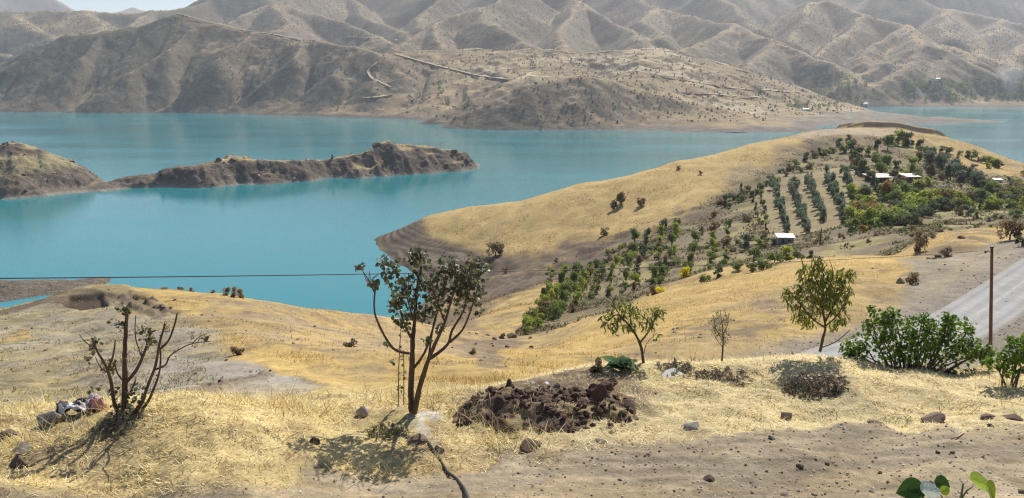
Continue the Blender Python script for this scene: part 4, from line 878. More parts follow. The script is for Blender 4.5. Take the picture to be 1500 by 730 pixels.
for px, py, w_, h_, kd, lb in [(246, 577, 15, 10, 'dark', 'dark stone on the grey track left of the ridge of clods'), (328, 560, 22, 12, 'dark', 'dark clod on the low bank across the grey track'), (310, 566, 14, 8, 'dark', 'smaller dark clod on the low bank left of another'), (285, 543, 10, 6, 'dark', 'small dark stone at the upper edge of the grey track'), (735, 500, 14, 11, 'dark', 'dark rock at the bottom of the gully'), (752, 497, 18, 14, 'dark', 'largest dark rock at the bottom of the gully below the green saplings'), (760, 488, 15, 9, 'dark', 'dark rock just below the lowest green saplings'), (742, 510, 9, 7, 'dark', 'small dark rock in the gully below the two bigger ones'), (1374, 384, 14, 9, 'dark', 'brown rock on the knoll beside the dark shrub'), (1406, 358, 13, 8, 'dark', 'brown rock on the knoll right of the round dry bush'), (1318, 414, 14, 14, 'grey', 'grey block on the slope above the road'), (1362, 388, 18, 6, 'dark', 'flat dark stone at the road shoulder end'), (100, 585, 14, 8, 'dark', 'dark stone right of the yellow marker'), (86, 588, 20, 8, 'dark', 'flat dark stone at the foot of the yellow marker')]:
    rock(px, py, w_, h_, kd, lb, Ymin=14, Ymax=200)
rock(1020, 344, 22, 14, 'grey', 'low round stone cairn at the top of the lower orchard', 'cairn', 'cairn', Ymin=60, Ymax=300, deep=1)

for i in range(14):
    rock(U3(190, 258), U3(443, 460), U3(5, 12), U3(4, 8), 'dark', 'dark broken stone in the rubble at the crest of the left slope', 'rubble_stone', 'rock', 'rubble on the left crest', Ymin=40, Ymax=110)
for i in range(16):
    px = U3(690, 790); rock(px, 492 + abs(px - 745) * .12 + U3(-8, 22), U3(5, 12), U3(4, 9), 'dark', 'dark stone in the rubble along the gully bottom', 'gully_stone', 'rock', 'rubble in the gully', Ymin=25, Ymax=150)
for i in range(16):
    px = U3(10, 230); rock(px, 592 - px * .06 + U3(-9, 9), U3(5, 13), U3(4, 8), random.choice(['dark', 'grey']), 'stone in the stony strip between yellow marker and bare tree', 'strip_stone', 'rock', 'stones by the yellow marker', Ymin=14, Ymax=60)
# soil heap
B = at(800, 596, 9, 15.3)
t = tag(empty('soil_heap', B), 'heap of dark freshly dug earth and clods between the tree and the leaning sapling', 'soil heap')
gx_ = np.linspace(-1.45, 1.45, 110); gy_ = np.linspace(-.85, .95, 80); AX, AY = np.meshgrid(gx_, gy_)
env = np.clip(1.05 - (AX / 1.42) ** 2 - ((AY - .05 - .12 * AX) / .82) ** 2 + fbm(AX, AY, .5, 3, 509) * .35, 0, 1) ** .75
hh = env * (.17 + .09 * sstep(.1, .9, AX / 1.4) + fbm(AX + 3, AY, .7, 3, 501) * .10 + fbm(AX, AY, .2, 3, 502) * .055 + ridged(AX, AY, .30, 3, 503) * .11) - .03
gz = np.array([zat(B.x + a, B.y + b) for a, b in zip(AX.ravel(), AY.ravel())]).reshape(AX.shape) - B.z
hc_ = np.empty(AX.shape + (3,)); hc_[:] = (.105, .07, .052); mixc(hc_, sstep(0, .6, fbm(AX, AY, .3, 3, 504)), (.17, .12, .09)); mixc(hc_, (1 - sstep(0, .12, env)) * .8, (.34, .26, .13)); mixc(hc_, sstep(.2, .6, fbm(AX, AY, .4, 3, 507)) * .75, (.36, .28, .15))
o = np_mesh('mound', np.stack([AX, AY, gz + hh], -1).reshape(-1, 3), gridfaces(*AX.shape), M['soil'], hc_.reshape(-1, 3)); o.parent = t
def heap_z(x, y):
    i = int(np.clip(np.interp(y, gy_, np.arange(80)), 0, 79)); j = int(np.clip(np.interp(x, gx_, np.arange(110)), 0, 109)); return float(gz[i, j] + max(hh[i, j], -.03)), float(env[i, j])
mb = MB(); base_r = [[(tuple(v.co)) for v in RK['dark'][k].vertices] for k in range(3)]; base_f = [[tuple(p.vertices) for p in RK['dark'][k].polygons] for k in range(3)]
import bmesh
lowv = []
for k in range(4):
    bm = bmesh.new(); bmesh.ops.create_icosphere(bm, subdivisions=1, radius=1)
    lowv.append(([Vector(v.co) * U3(.5, 1.3) for v in bm.verts], [tuple(v.index for v in f.verts) for f in bm.faces])); bm.free()
def clump(mb, p, r, colr, sq=(.7, 1)):
    vs, fs = random.choice(lowv); m3 = Matrix.Rotation(U3(0, 6), 3, 'Z') @ Matrix.Rotation(U3(0, 6), 3, 'X'); sx = r * U3(.7, 1.3); sy = r * U3(.7, 1.3); sz = r * U3(*sq)
    mb.add([Vector(p) + Vector(((m3 @ v).x * sx, (m3 @ v).y * sy, (m3 @ v).z * sz)) for v in vs], fs, 0, colr)
for k in range(900):
    x, y = U3(-1.4, 1.4), U3(-.8, .85); z, e = heap_z(x, y)
    if e < U3(-.12, .15) and random.random() < .75: continue
    r = .010 + .058 * random.random() ** 4
    clump(mb, (x, y, z + r * .3), r, jit(random.choice([(.11, .075, .055), (.075, .052, .042), (.16, .11, .08), (.13, .08, .058), (.095, .062, .05)])))
tw = MB()
for k in range(110):
    x, y = U3(-1.35, 1.35), U3(-.75, .8); z, e = heap_z(x, y); d = rnd_dir(); d.z *= .4; L = U3(.05, .2); tw.tube([Vector((x, y, z + .02)) - d * L, (x, y, z + .04), Vector((x, y, z + .02)) + d * L], [.003, .004, .002], 4)
tag(tw.build('roots', M['twig'], t), kind='stuff')
tag(mb.build('clods', M['soil'], t, False), kind='stuff')
def shard(px, py, L, ang, label, c, Ymax=15.3, dz=.06, wid=.4):
    p = at(px, py, 8.4, Ymax); o = MB()
    k = L * p.y / F / 2; o.add([(-k, 0, 0), (-k * .3, -k * wid, .01), (k, -k * .1, 0), (k * .4, k * wid, .015), (-k * .6, k * wid * .7, .01)], [(0, 1, 2, 3, 4)]); vs = [Vector(v) for v in o.v]
    o.add([v - Vector((0, 0, .012)) for v in vs], [(4, 3, 2, 1, 0)]); o.f += [[i, (i + 1) % 5, 5 + (i + 1) % 5, 5 + i][::-1] for i in range(5)]; o.m += [0] * 5; o.c += [(1, 1, 1)] * 5
    ob = o.build('stone_shard' if wid < .5 else 'litter_scrap', plain_mat('pale_shard', c, .8, .15), None, False); ob.location = p + Vector((0, 0, dz)); ob.rotation_euler = (.5, ang, .3); tag(ob, label, 'shard' if wid < .5 else 'litter'); return ob
shard(736, 594, 26, .5, 'long pale pinkish shard lying on the front of the soil heap', (.50, .42, .38), dz=.16)
shard(801, 580, 10, .4, 'small white scrap in the middle of the soil heap', (.7, .7, .7), dz=.26, wid=.6); shard(780, 578, 9, -.1, 'white fleck left of another white scrap on the heap', (.65, .63, .6), dz=.27, wid=.6)
shard(985, 541, 40, 0, 'whitish sheet of litter on the ground right of the leaning sapling', (.66, .64, .60), dz=.04, wid=.6)
shard(1395, 527, 8, 1.2, 'white scrap caught in the front of the big green shrub', (.75, .74, .72), dz=.12, wid=.6)
# stick on the track, dry twigs
def stick(name, pts, r, label, cat, mat, Ymax=15.3, dz=.02, n=6):
    P_ = [at(px, py, 8.4, Ymax) + Vector((0, 0, dz)) for px, py in pts]; mb = MB(); b0 = P_[0].copy()
    mb.tube([p - b0 for p in P_], [r] * (len(P_) - 1) + [r * .7], n); o = mb.build(name, mat); o.location = b0; tag(o, label, cat); return o
M['hose'] = plain_mat('black_rubber', (.035, .033, .032), .5, .2)
stick('twig', [(1393, 646), (1403, 641), (1412, 634)], .012, 'pale bent twig lying on the dirt track', 'twig', M['twig'])
stick('hose', [(612, 648), (628, 652), (640, 668), (655, 688), (668, 702), (679, 716), (686, 736), (690, 760)], .022, 'black hose snaking from the tree down across the dirt track', 'hose', M['hose'], dz=.02)
stick('pale_cane', [(85, 690), (105, 672), (125, 655), (140, 648)], .008, 'bundle-like pale cane lying in the grass below the rags', 'cane', M['twig'], dz=.10)
# rags
B = at(128, 634, 9, 15)
t = tag(empty('rag_heap', B), 'crumpled white, pink and dark rags lying left of the bare pruned tree', 'rags')
def rag(c, cx, cy, cz_, w_, d_, seed, nm):
    gx2 = np.linspace(-.5, .5, 26); gy2 = np.linspace(-.5, .5, 18); A2, B2 = np.meshgrid(gx2, gy2)
    z2 = ridged(A2 + seed, B2 * 1.3, .35, 2, seed) * .13 + fbm(A2, B2, .18, 2, seed + 3) * .03 - (A2 ** 2 + B2 ** 2) * .22
    wv = fbm(A2 * 3, B2 * 3, .8, 2, seed + 5) * .06
    o = np_mesh(nm, np.stack([cx + (A2 + wv) * w_, cy + (B2 + wv) * d_, cz_ + z2], -1).reshape(-1, 3), gridfaces(*A2.shape), plain_mat('rag_cloth', c, .9, .25, 9), None); o.parent = t
    md = o.modifiers.new('thick', 'SOLIDIFY'); md.thickness = .006; return o
rag((.07, .06, .07), -.1, .06, .06, .55, .4, 601, 'dark_rag'); rag((.62, .60, .60), -.12, -.04, .07, .42, .24, 611, 'white_rag'); rag((.50, .22, .20), .18, 0, .10, .24, .22, 621, 'pink_rag'); rag((.55, .53, .55), .1, .1, .13, .2, .16, 631, 'grey_rag')
# yellow marker
B = at(70, 594, 14, 60)
t = tag(empty('marker_post', B), 'small upright yellow board standing on the stony ground at left', 'marker')
k = B.y / F; mb = MB(); mb.box(0, 0, 11 * k, 9 * k, .05, 22 * k); o = mb.build('board', plain_mat('yellow_paint', (.62, .50, .12), .7, .2), t, False); o.rotation_euler = (.05, .06, -.5)
mb = MB(); mb.tube([(0, .05, -.1), (0, .05, .25)], [.03, .025], 6); mb.build('stake', M['bark_pale'], t)

# ------------------------------------------------------------------ pole and cable
Yp = 42.0; top = Vector(W(1453, 362, Yp)); gx0 = uof(1452, 522) * Yp; B = Vector((gx0, Yp, zat(gx0, Yp) - .2)); lean = top.x - gx0
t = tag(empty('utility_pole', B), 'rusty brown utility pole carrying a cable beside the tarmac road', 'pole')
hp = top.z - B.z; t.rotation_euler = (0, math.atan2(lean, hp), 0); mb = MB(); mb.tube([(0, 0, hp * i / 8) for i in range(9)], [.10 - .028 * i / 8 for i in range(9)], 10, 0, (1, 1, 1), True, .03)
mb.build('pole', plain_mat('weathered_pole_wood', (.16, .085, .05), .85, .4, 5, .4, stretch=(3, 3, .3)), t)
mb = MB(); mb.tube([(0, 0, hp - .01), (0, 0, hp + .06)], [.10, .09], 10); mb.build('cap', M['hose'], t)
mb = MB(); mb.tube([(-.1, 0, hp - .18), (-.34, 0, hp - .2)], [.022, .022], 6); mb.tube([(-.34, 0, hp - .26), (-.34, 0, hp - .2), (-.34, 0, hp - .12)], [.05, .06, .03], 8); mb.build('insulator', plain_mat('insulator_clay', (.13, .09, .08), .5, .1), t)
a = Vector((top.x - .34, Yp, top.z - .2)); e_ = Vector(W(-140, 409, 17.0)); pts = []
for i in range(61):
    q_ = 1.5 * i / 60; p = a.lerp(e_, q_); p.z -= 4 * .30 * q_ * (1 - q_); pts.append(p)
cb = MB(); cb.tube([p - a for p in pts], [.011 + .005 * i / 60 for i in range(61)], 6); o = cb.build('power_cable', M['hose']); o.location = a; tag(o, 'thin black cable strung across the view from the brown pole', 'cable')
# second little post in the orchard
B = at(1201, 362, 60, 300); k = B.y / F
t = tag(empty('orchard_post', B), 'brown wooden post at the lower end of the blue-green rows', 'post'); mb = MB(); mb.tube([(0, 0, -.2), (0, 0, 27 * k)], [.13, .1], 7); mb.build('post', M['bark'], t); mb = MB(); mb.box(0, 0, 20 * k, .9, .08, .12); mb.build('crosspiece', M['bark'], t, False)

# ------------------------------------------------------------------ huts
def hut(px, py, wpx, hpx, depth, wallc, roofc, label, name='shed', rz=0.1, open_=False, over=.3, slope=.12, Ymin=60):
    p = at(px, py, Ymin, 420); k = p.y / F / .97; w_ = wpx * k; h_ = hpx * k
    t = tag(empty(name, p, rz), label, 'hut'); wm = plain_mat('hut_wall', wallc, .9, .25, 2.0, .3); rm = plain_mat('hut_roof_sheet', roofc, .65, .28, 1.1)
    if open_:
        for sx in (-1, 1):
            for sy in (0, 1):
                mb = MB(); mb.tube([(sx * w_ * .46, sy * depth * .9, -.3), (sx * w_ * .46, sy * depth * .9, h_)], [.09, .08], 6); mb.build('post', M['bark'], t)
        mb = MB(); mb.box(0, depth * .92, h_ * .42, w_ * .94, .12, h_ * .84 + .4); mb.build('back_wall', wm, t, False)
    else:
        mb = MB(); mb.box(0, depth / 2, h_ / 2 - .3, w_, depth, h_ + .5); mb.build('wall', wm, t, False)
        mb = MB(); mb.box(-w_ * .2, -.02, h_ * .4, w_ * .16, .06, h_ * .75); mb.build('door', plain_mat('hut_door', (.10, .09, .085), .8, .2), t, False)
        mb = MB(); mb.box(w_ * .22, -.02, h_ * .55, w_ * .16, .06, h_ * .28); mb.build('window', plain_mat('hut_window_glass', (.05, .055, .06), .2, .1), t, False)
    mb = MB(); a, b = w_ / 2 + over, depth + over
    n_ = 14
    for i in range(n_):
        x0 = -a + 2 * a * i / n_; x1 = -a + 2 * a * (i + 1) / n_; zz = h_ + .12; bz_ = .03 * (i % 2)
        mb.add([(x0, -over, zz + bz_), (x1, -over, zz + .03 - bz_), (x1, b, zz + .03 - bz_ + slope * b), (x0, b, zz + bz_ + slope * b), (x0, -over, zz + bz_ - .06), (x1, -over, zz - bz_ - .03), (x1, b, zz - .03 - bz_ + slope * b), (x0, b, zz + bz_ - .06 + slope * b)], [(0, 1, 2, 3), (7, 6, 5, 4), (0, 4, 5, 1), (2, 6, 7, 3), (1, 5, 6, 2), (3, 7, 4, 0)])
    mb.build('roof', rm, t, False); return t
hut(1151, 357, 22, 8, 2.4, (.30, .27, .25), (.56, .56, .55), 'small hut with a bright white flat roof among the orchard trees', rz=-.12, slope=.14)
hut(1294, 270, 34, 7, 5.0, (.16, .13, .11), (.46, .39, .38), 'long open shed with a pale pinkish roof high in the orchard', 'long_shed', .15, True, .4, .1)
hut(1337, 273, 20, 7, 4.0, (.22, .20, .18), (.50, .51, .52), 'short grey-white roofed shed right of the long pinkish one', 'shed', .1, True, .3, .12)
hut(1463, 266, 10, 5, 2.5, (.55, .52, .48), (.78, .77, .75), 'tiny white hut at the right end of the orchard below the ridge', 'hut', -.2, False, .2, .1)
# ladder-like trellis frame between rows
B = at(1207, 322, 60, 300); k = B.y / F; t = tag(empty('trellis', B), 'pale ladder-like trellis frame between two blue-green rows', 'trellis')
for sx in (-1, 1): mb = MB(); mb.tube([(sx * 5 * k, 0, -.1), (sx * 5 * k, 1.5, 14 * k)], [.05, .05], 5); mb.build('upright', M['twig'], t)
for i in range(5): mb = MB(); mb.tube([(-5.4 * k, .15 + i * .3, (1.5 + i * 2.8) * k), (5.4 * k, .15 + i * .3, (1.5 + i * 2.8) * k)], [.05, .05], 5); mb.build('rung', M['twig'], t)

# ------------------------------------------------------------------ orchard and bush prototypes (height 1)
KIND = {'blue': [(.135, .165, .12), (.165, .195, .145), (.10, .13, .095)], 'green': [(.16, .205, .07), (.195, .235, .08), (.12, .16, .055)], 'lime': [(.26, .30, .07), (.31, .335, .085), (.20, .245, .06)],
        'yellow': [(.58, .48, .03), (.66, .57, .05), (.42, .37, .04)], 'rust': [(.27, .17, .07), (.31, .20, .085), (.20, .14, .065)], 'dry': [(.19, .145, .09), (.25, .19, .12), (.14, .11, .07)], 'dark': [(.085, .105, .06), (.11, .13, .075), (.065, .08, .05)]}
def crown_mesh(kind, seed, nl=620, spread=.33, lo=.12, tall=False, lw=.10):
    rr_ = random.Random(seed); mb = MB(); cl = []
    for _ in range(9):
        z = rr_.uniform(lo + .1, .88); rad = spread * (1 - abs((z - .5) / .62) ** 2 * .75); a = rr_.uniform(0, 6.28); d = rad * rr_.uniform(.25, .85)
        cl.append((Vector((math.cos(a) * d, math.sin(a) * d, z)), rr_.uniform(.16, .27), rr_.choice(KIND[kind])))
    for _ in range(nl):
        c, r, colr = rr_.choice(cl); d = Vector((rr_.gauss(0, 1), rr_.gauss(0, 1), rr_.gauss(0, 1))); d.normalize(); p = c + d * r * rr_.uniform(.5, 1.05)
        if p.z < lo * .6: p.z = lo * .6 + rr_.random() * .1
        n1_ = Vector((rr_.gauss(0, 1), rr_.gauss(0, 1), rr_.gauss(0, 1) + .3)).normalized(); a_ = n1_.orthogonal().normalized(); b_ = n1_.cross(a_); q = lw * rr_.uniform(.5, 1.1); m_a = rr_.uniform(.4, 1)
        f_ = 1 + rr_.uniform(-.3, .3); cc_ = tuple(x * f_ for x in colr)
        mb.add([p + a_ * q, p + b_ * q * m_a * .6, p - a_ * q, p - b_ * q * m_a * .6], [(0, 1, 2, 3)], 0, cc_)
    return mb.mesh(kind + '_crown', M['foliage'], False)
def trunk_mesh(seed):
    rr_ = random.Random(seed); mb = MB(); mb.tube([(0, 0, -.08), (.01, 0, .18), (rr_.uniform(-.05, .05), rr_.uniform(-.05, .05), .5)], [.045, .036, .016], 6)
    for _ in range(4): a = rr_.uniform(0, 6.28); mb.tube([(0, 0, rr_.uniform(.12, .3)), (math.cos(a) * .13, math.sin(a) * .13, .42), (math.cos(a) * .24, math.sin(a) * .24, rr_.uniform(.55, .75))], [.022, .015, .006], 5)
    return mb.mesh('orchard_trunk', M['bark'])
CR = {k: [crown_mesh(k, 100 * i + len(k)) for i in range(3)] for k in KIND}
CRB = {k: [crown_mesh(k, 900 + 100 * i + len(k), 640, .55, .03) for i in range(3)] for k in KIND}     # bushes: wide, down to the ground
TK = [trunk_mesh(i) for i in range(3)]
cnt_mid = 0
def tree_at(px, py, hpx, kind, label, name='orchard_tree', group=None, cat='tree', wide=1.0, bush=False, Ymin=40, Ymax=430, p=None):
    global cnt_mid
    cnt_mid += 1
    p = p if p is not None else at(px, py, Ymin, Ymax); h = 1.08 * hpx * p.y / F / .97
    r_ = tag(empty(name, p - Vector((0, 0, .05)), U3(0, 6.28)), label, cat, group); r_.scale = (h * wide * U3(.9, 1.1), h * wide * U3(.9, 1.1), h)
    c = bpy.data.objects.new('foliage' if bush else 'crown', random.choice((CRB if bush else CR)[kind])); C.objects.link(c); c.parent = r_
    k = bpy.data.objects.new('stem' if bush else 'trunk', random.choice(TK)); C.objects.link(k); k.parent = r_
    return r_
# dense blue-green rows
rows = [((1086, 287), (1087, 300), 2, 13), ((1100, 290), (1112, 326), 5, 10), ((1112, 282), (1122, 322), 5, 11), ((1133, 277), (1153, 338), 12, 19), ((1159, 280), (1183, 338), 12, 20), ((1183, 274), (1206, 322), 11, 21), ((1211, 268), (1237, 322), 11, 21), ((1236, 262), (1264, 325), 11, 20), ((1247, 232), (1292, 292), 11, 17)]
for ri, (a, b_, n_, hp_) in enumerate(rows):
    for i in range(n_):
        f_ = i / max(1, n_ - 1); kd = 'blue' if ri > 2 else random.choice(['dark', 'green', 'blue'])
        if ri == 8: kd = 'dark'
        tree_at(a[0] + (b_[0] - a[0]) * f_ + U3(-.6, .6), a[1] + (b_[1] - a[1]) * f_ + U3(-.6, .6), hp_ * U3(.78, .98), kd, f'{"dark" if kd == "dark" else "blue-green" if kd == "blue" else "green"} tree, {ORD[i]} from the top of the {ORD[ri]} hillside orchard row from the left', 'orchard_tree', 'trees in the orchard rows', wide=U3(.62, .75), bush=True)
# sapling columns of the lower orchard
colsx = [((805, 430), (770, 494), 12, 'lime', 20), ((825, 418), (790, 484), 12, 'lime', 21), ((846, 410), (812, 472), 12, 'green', 20), ((868, 400), (838, 458), 11, 'lime', 19), ((892, 375), (868, 440), 5, 'green', 14), ((908, 365), (890, 438), 6, 'lime', 16), ((930, 358), (912, 432), 6, 'green', 17), ((948, 350), (928, 425), 6, 'dark', 16), ((970, 340), (955, 440), 7, 'lime', 17), ((992, 338), (965, 425), 6, 'green', 18), ((1018, 352), (1010, 402), 4, 'green', 17), ((1046, 340), (1040, 400), 5, 'lime', 17), ((1068, 332), (1060, 395), 5, 'green', 14), ((1122, 335), (1105, 395), 5, 'dark', 14)]
for ri, (a, b_, n_, kd, hp_) in enumerate(colsx):
    n_ = n_ if n_ > 8 else int(n_ * 1.5)
    for i in range(n_):
        f_ = i / (n_ - 1); k2 = kd if random.random() < .7 else random.choice(['green', 'lime', 'dark', 'dry'])
        tree_at(a[0] + (b_[0] - a[0]) * f_ + U3(-1.6, 1.6), a[1] + (b_[1] - a[1]) * f_ + U3(-1.5, 1.5), hp_ * U3(.55, 1.2), k2, f'{dict(green="green", lime="yellow-green", dark="dark green", dry="brownish")[k2]} sapling, {ORD[i]} from the top of the {ORD[ri]} lower orchard column from the left', 'orchard_sapling', 'saplings of the lower orchard', wide=U3(.62, .95), bush=random.random() < .75)
tree_at(1001, 412, 17, 'yellow', 'brightest yellow bush in the lower orchard, above the yellow spur', 'yellow_bush', None, 'bush', 1.0, True); tree_at(967, 437, 15, 'yellow', 'smaller yellow bush below and left of the brightest yellow one', 'yellow_bush', None, 'bush', .9, True)
tree_at(987, 372, 13, 'lime', 'yellowish bush above the brightest yellow bush', 'yellow_bush', None, 'bush', .9, True)
tree_at(1090, 366, 22, 'blue', 'single round blue-green tree left of the white-roofed hut', 'orchard_tree', None, 'tree', .9); tree_at(1061, 308, 16, 'dark', 'slim dark tree at the top left of the orchard', 'orchard_tree', None, 'tree', .6); tree_at(1132, 362, 14, 'dark', 'dark tree at the left wall of the white-roofed hut', 'orchard_tree', None, 'tree', 1.1)
for i, (px, py, h_, kd) in enumerate([(1032, 418, 14, 'green'), (1052, 412, 14, 'dark'), (1080, 405, 13, 'green'), (1102, 403, 15, 'green'), (1118, 400, 17, 'green'), (1134, 396, 15, 'green'), (1152, 392, 20, 'lime'), (1168, 388, 14, 'green'), (1186, 384, 12, 'dark')]):
    tree_at(px, py, h_, kd, f'bush, {ORD[i]} from the left along the lower edge of the orchard', 'hedge_bush', 'bushes along the lower orchard edge', 'bush', 1.2, True)
# belt of mixed trees below the long shed
xs = sorted([U3(1246, 1350) for _ in range(46)])
for i, px in enumerate(xs):
    kd = random.choice(['lime', 'green', 'green', 'lime', 'dark', 'rust', 'green', 'lime']); py = U3(296, 340) - (px - 1246) * .06
    tree_at(px, py, U3(15, 28), kd, f'{dict(lime="yellow-green", green="green", dark="dark green", rust="rust-brown")[kd]} tree, {ORD[i]} from the left in the mixed belt below the sheds', 'belt_tree', 'mixed trees below the sheds', 'tree', U3(.9, 1.4), random.random() < .6)
xs = sorted([U3(1350, 1500) for _ in range(48)])
for i, px in enumerate(xs):
    kd = random.choice(['lime', 'green', 'dark', 'blue', 'dry']); f_ = (px - 1350) / 150; py = U3(296, 322) - f_ * 12
    tree_at(px, py, U3(11, 21), kd, f'{dict(lime="yellow-green", green="green", dark="dark green", blue="grey-green", dry="brownish")[kd]} bush, {ORD[i]} from the left in the belt right of the mixed trees', 'belt_bush', 'bushes in the right belt', 'bush', U3(1, 1.4), True)
for i in range(15):
    f_ = i / 14; tree_at(1360 + 80 * f_ + U3(-4, 4), 243 + 42 * f_ + U3(-6, 4), U3(17, 25), random.choice(['blue', 'dark', 'blue']), f'grey-green tree, {ORD[i]} from the top of the dense dark row on the right', 'row_tree', 'dense dark row on the right', 'tree', U3(.9, 1.2))
for i, (px, py, kd) in enumerate([(1258, 232, 'dark'), (1272, 225, 'green'), (1285, 222, 'dark'), (1300, 220, 'green'), (1315, 214, 'lime'), (1330, 217, 'dark'), (1347, 222, 'dark'), (1283, 240, 'green'), (1298, 248, 'green'), (1312, 252, 'dark'), (1290, 262, 'green'), (1308, 268, 'green'), (1275, 268, 'dark'), (1262, 258, 'green'), (1320, 285, 'green'), (1345, 238, 'dry'), (1335, 252, 'lime'), (1365, 262, 'dry')]):
    tree_at(px, py, U3(13, 20), kd, f'{dict(dark="dark", green="green", lime="light yellow-green", dry="brownish")[kd]} tree, {ORD[i]} in the loose group between hilltop and sheds', 'hilltop_tree', 'loose trees below the hill top', 'tree', U3(.9, 1.2))
for i in range(30):
    f_ = i / 29; px = 1045 + 205 * f_; py = 312 - 105 * f_ + U3(-7, 9)
    tree_at(px, py, U3(6, 11), random.choice(['dry', 'dark', 'dry', 'dark', 'green']), f'low dark shrub, {ORD[i]} from the lower end of the rough band to the hill top', 'low_shrub', 'shrubs along the rough band', 'shrub', U3(1, 1.6), True)
for i in range(60):
    px = U3(800, 1130); py = 398 - (px - 800) * .26 + U3(-10, 62) * (.4 + .6 * (px - 800) / 330)
    tree_at(px, py, U3(4, 9), random.choice(['dry', 'dark', 'dry', 'green', 'lime']), 'small dark shrub scattered over the rough ground of the lower orchard', 'small_shrub', 'small shrubs on the rough ground', 'shrub', U3(1, 1.7), True)
for i in range(90):
    px = U3(1235, 1500); py = U3(214, 326); py = max(py, 204 + max(0, px - 1340) * .36)
    tree_at(px, py, U3(5, 12), random.choice(['dry', 'dark', 'blue', 'green', 'dark', 'lime']), 'small scattered shrub among the trees on the upper orchard slope', 'understory_shrub', 'scattered shrubs on the upper orchard slope', 'shrub', U3(1, 1.6), True)
# knoll by the road
tree_at(1346, 371, 30, 'dry', 'round dry brown bush alone on the yellow knoll', 'dry_bush', None, 'bush', .62, True, 60, 200); tree_at(1336, 416, 18, 'dry', 'low dark dry shrub beside the grey block above the road', 'dry_bush', None, 'bush', 1.0, True, 50, 150)
tree_at(1385, 384, 14, 'dry', 'dark dry shrub on the bank above the road shoulder', 'dry_bush', None, 'bush', 1.3, True, 60, 150); tree_at(1478, 360, 30, 'dry', 'wide brown dry bush near the right edge above the road', 'dry_bush', None, 'bush', 1.0, True, 60, 200); tree_at(1495, 372, 16, 'dark', 'small dark bush at the right edge above the road', 'dry_bush', None, 'bush', 1.0, True, 60, 200)
tree_at(1488, 322, 16, 'green', 'green bush at the right edge above the wide brown bush', 'green_bush', None, 'bush', 1.0, True); tree_at(1265, 345, 11, 'rust', 'rust coloured low bush below the mixed belt', 'low_bush', None, 'bush', 1.4, True)
for i in range(46):
    px = U3(1180, 1480); py = U3(325, 362) - (px - 1180) * .01
    if px > 1380 and py > 345: continue
    tree_at(px, py, U3(3, 7), random.choice(['dry', 'lime', 'green', 'dry']), 'small dry tuft-like shrub on the rough slope below the tree belts', 'slope_shrub', 'small shrubs on the slope below the belts', 'shrub', U3(1, 1.6), True)
# bushes on the yellow face of the ridge
for px, py, h_, kd, lb, bu in [(911, 297, 17, 'dry', 'tallest brown tree of the pair on the yellow ridge face', False), (898, 303, 13, 'dry', 'smaller tree just left of the tallest one on the yellow ridge face', False), (940, 299, 13, 'dry', 'round tree right of the pair on the yellow ridge face', False), (726, 376, 20, 'dry', 'brown bush at the edge between yellow slope and tilled shore', True), (886, 344, 10, 'dry', 'small brown bush low on the yellow ridge face', True), (994, 253, 5, 'dry', 'small dark bush near the ridge line above the lake', True), (1026, 258, 5, 'dry', 'small bush right of another near the ridge line', True), (690, 403, 14, 'dry', 'low scrub on the dark bank below the tilled shore', True), (815, 388, 7, 'dry', 'dark bush above the fan-shaped tilled field', True), (740, 400, 9, 'dry', 'dark bush left of the fan-shaped tilled field', True)]:
    tree_at(px, py, h_, kd, lb, 'ridge_bush' if bu else 'ridge_tree', None, 'bush' if bu else 'tree', 1.2, bu, 120, 420)
# bushes on the crest of the left slope
for px, py, h_, w_, kd, lb in [(332, 440, 12, 1.0, 'rust', 'left half of the big reddish bush on the slope crest above the lake'), (343, 442, 14, 1.0, 'rust', 'tallest reddish bush on the slope crest above the lake'), (354, 443, 13, 1.0, 'rust', 'rightmost reddish bush on the slope crest above the lake'), (240, 427, 8, 1.2, 'rust', 'small reddish bush on the crest, leftmost of three'), (264, 430, 7, 1.3, 'dry', 'small brown bush on the crest, middle of three'), (281, 432, 7, 1.2, 'rust', 'small reddish bush on the crest, rightmost of three'), (165, 425, 8, 1.3, 'dark', 'small green bush at the highest point of the left crest'), (313, 437, 5, 1.2, 'dry', 'tiny bush left of the big reddish bush'), (348, 530, 14, 1.2, 'dry', 'dry brown bush on the slope above the grey track'), (515, 532, 14, 1.2, 'dry', 'dry grey bush on the slope left of the double-trunked tree'), (693, 527, 10, 1.0, 'dry', 'dry bush at the gully edge right of the tree'), (875, 545, 26, .8, 'dry', 'dry brown bush behind the right end of the soil heap')]:
    tree_at(px, py, h_, kd, lb, 'dry_bush', None, 'bush', w_, True, 12.0, 120)
print('mid trees', cnt_mid, time.time() - T0)

# ------------------------------------------------------------------ far shore: shrubs, trees, buildings, tracks
FARM = [crown_mesh(k, 7000 + i, 46, .6, .02, lw=.2) for i, k in enumerate(['dark', 'dry', 'dark'])]; FARG = [crown_mesh(k, 7100 + i, 60, .5, .02, lw=.17) for i, k in enumerate(['green', 'dark', 'green'])]
def far_obj(p, h, me, name, label, group, cat):
    o = bpy.data.objects.new(name, me); C.objects.link(o); o.location = p - Vector((0, 0, h * .05)); o.scale = (h * U3(.8, 1.2), h * U3(.8, 1.2), h); o.rotation_euler = (0, 0, U3(0, 6.28)); tag(o, label, cat, group)
def far_patch(n_, x0, x1, y0, y1, h0, h1, mes, name, label, group, cat, Ymin=870, Ymax=1700, curve=None):
    for _ in range(n_):
        px = U3(x0, x1); py = U3(y0, y1) + (curve(px) if curve else 0)
        p = hill_hit(px, py, Ymin, Ymax)
        if p.z > 2.5: far_obj(p, U3(h0, h1), random.choice(mes), name, label, group, cat)
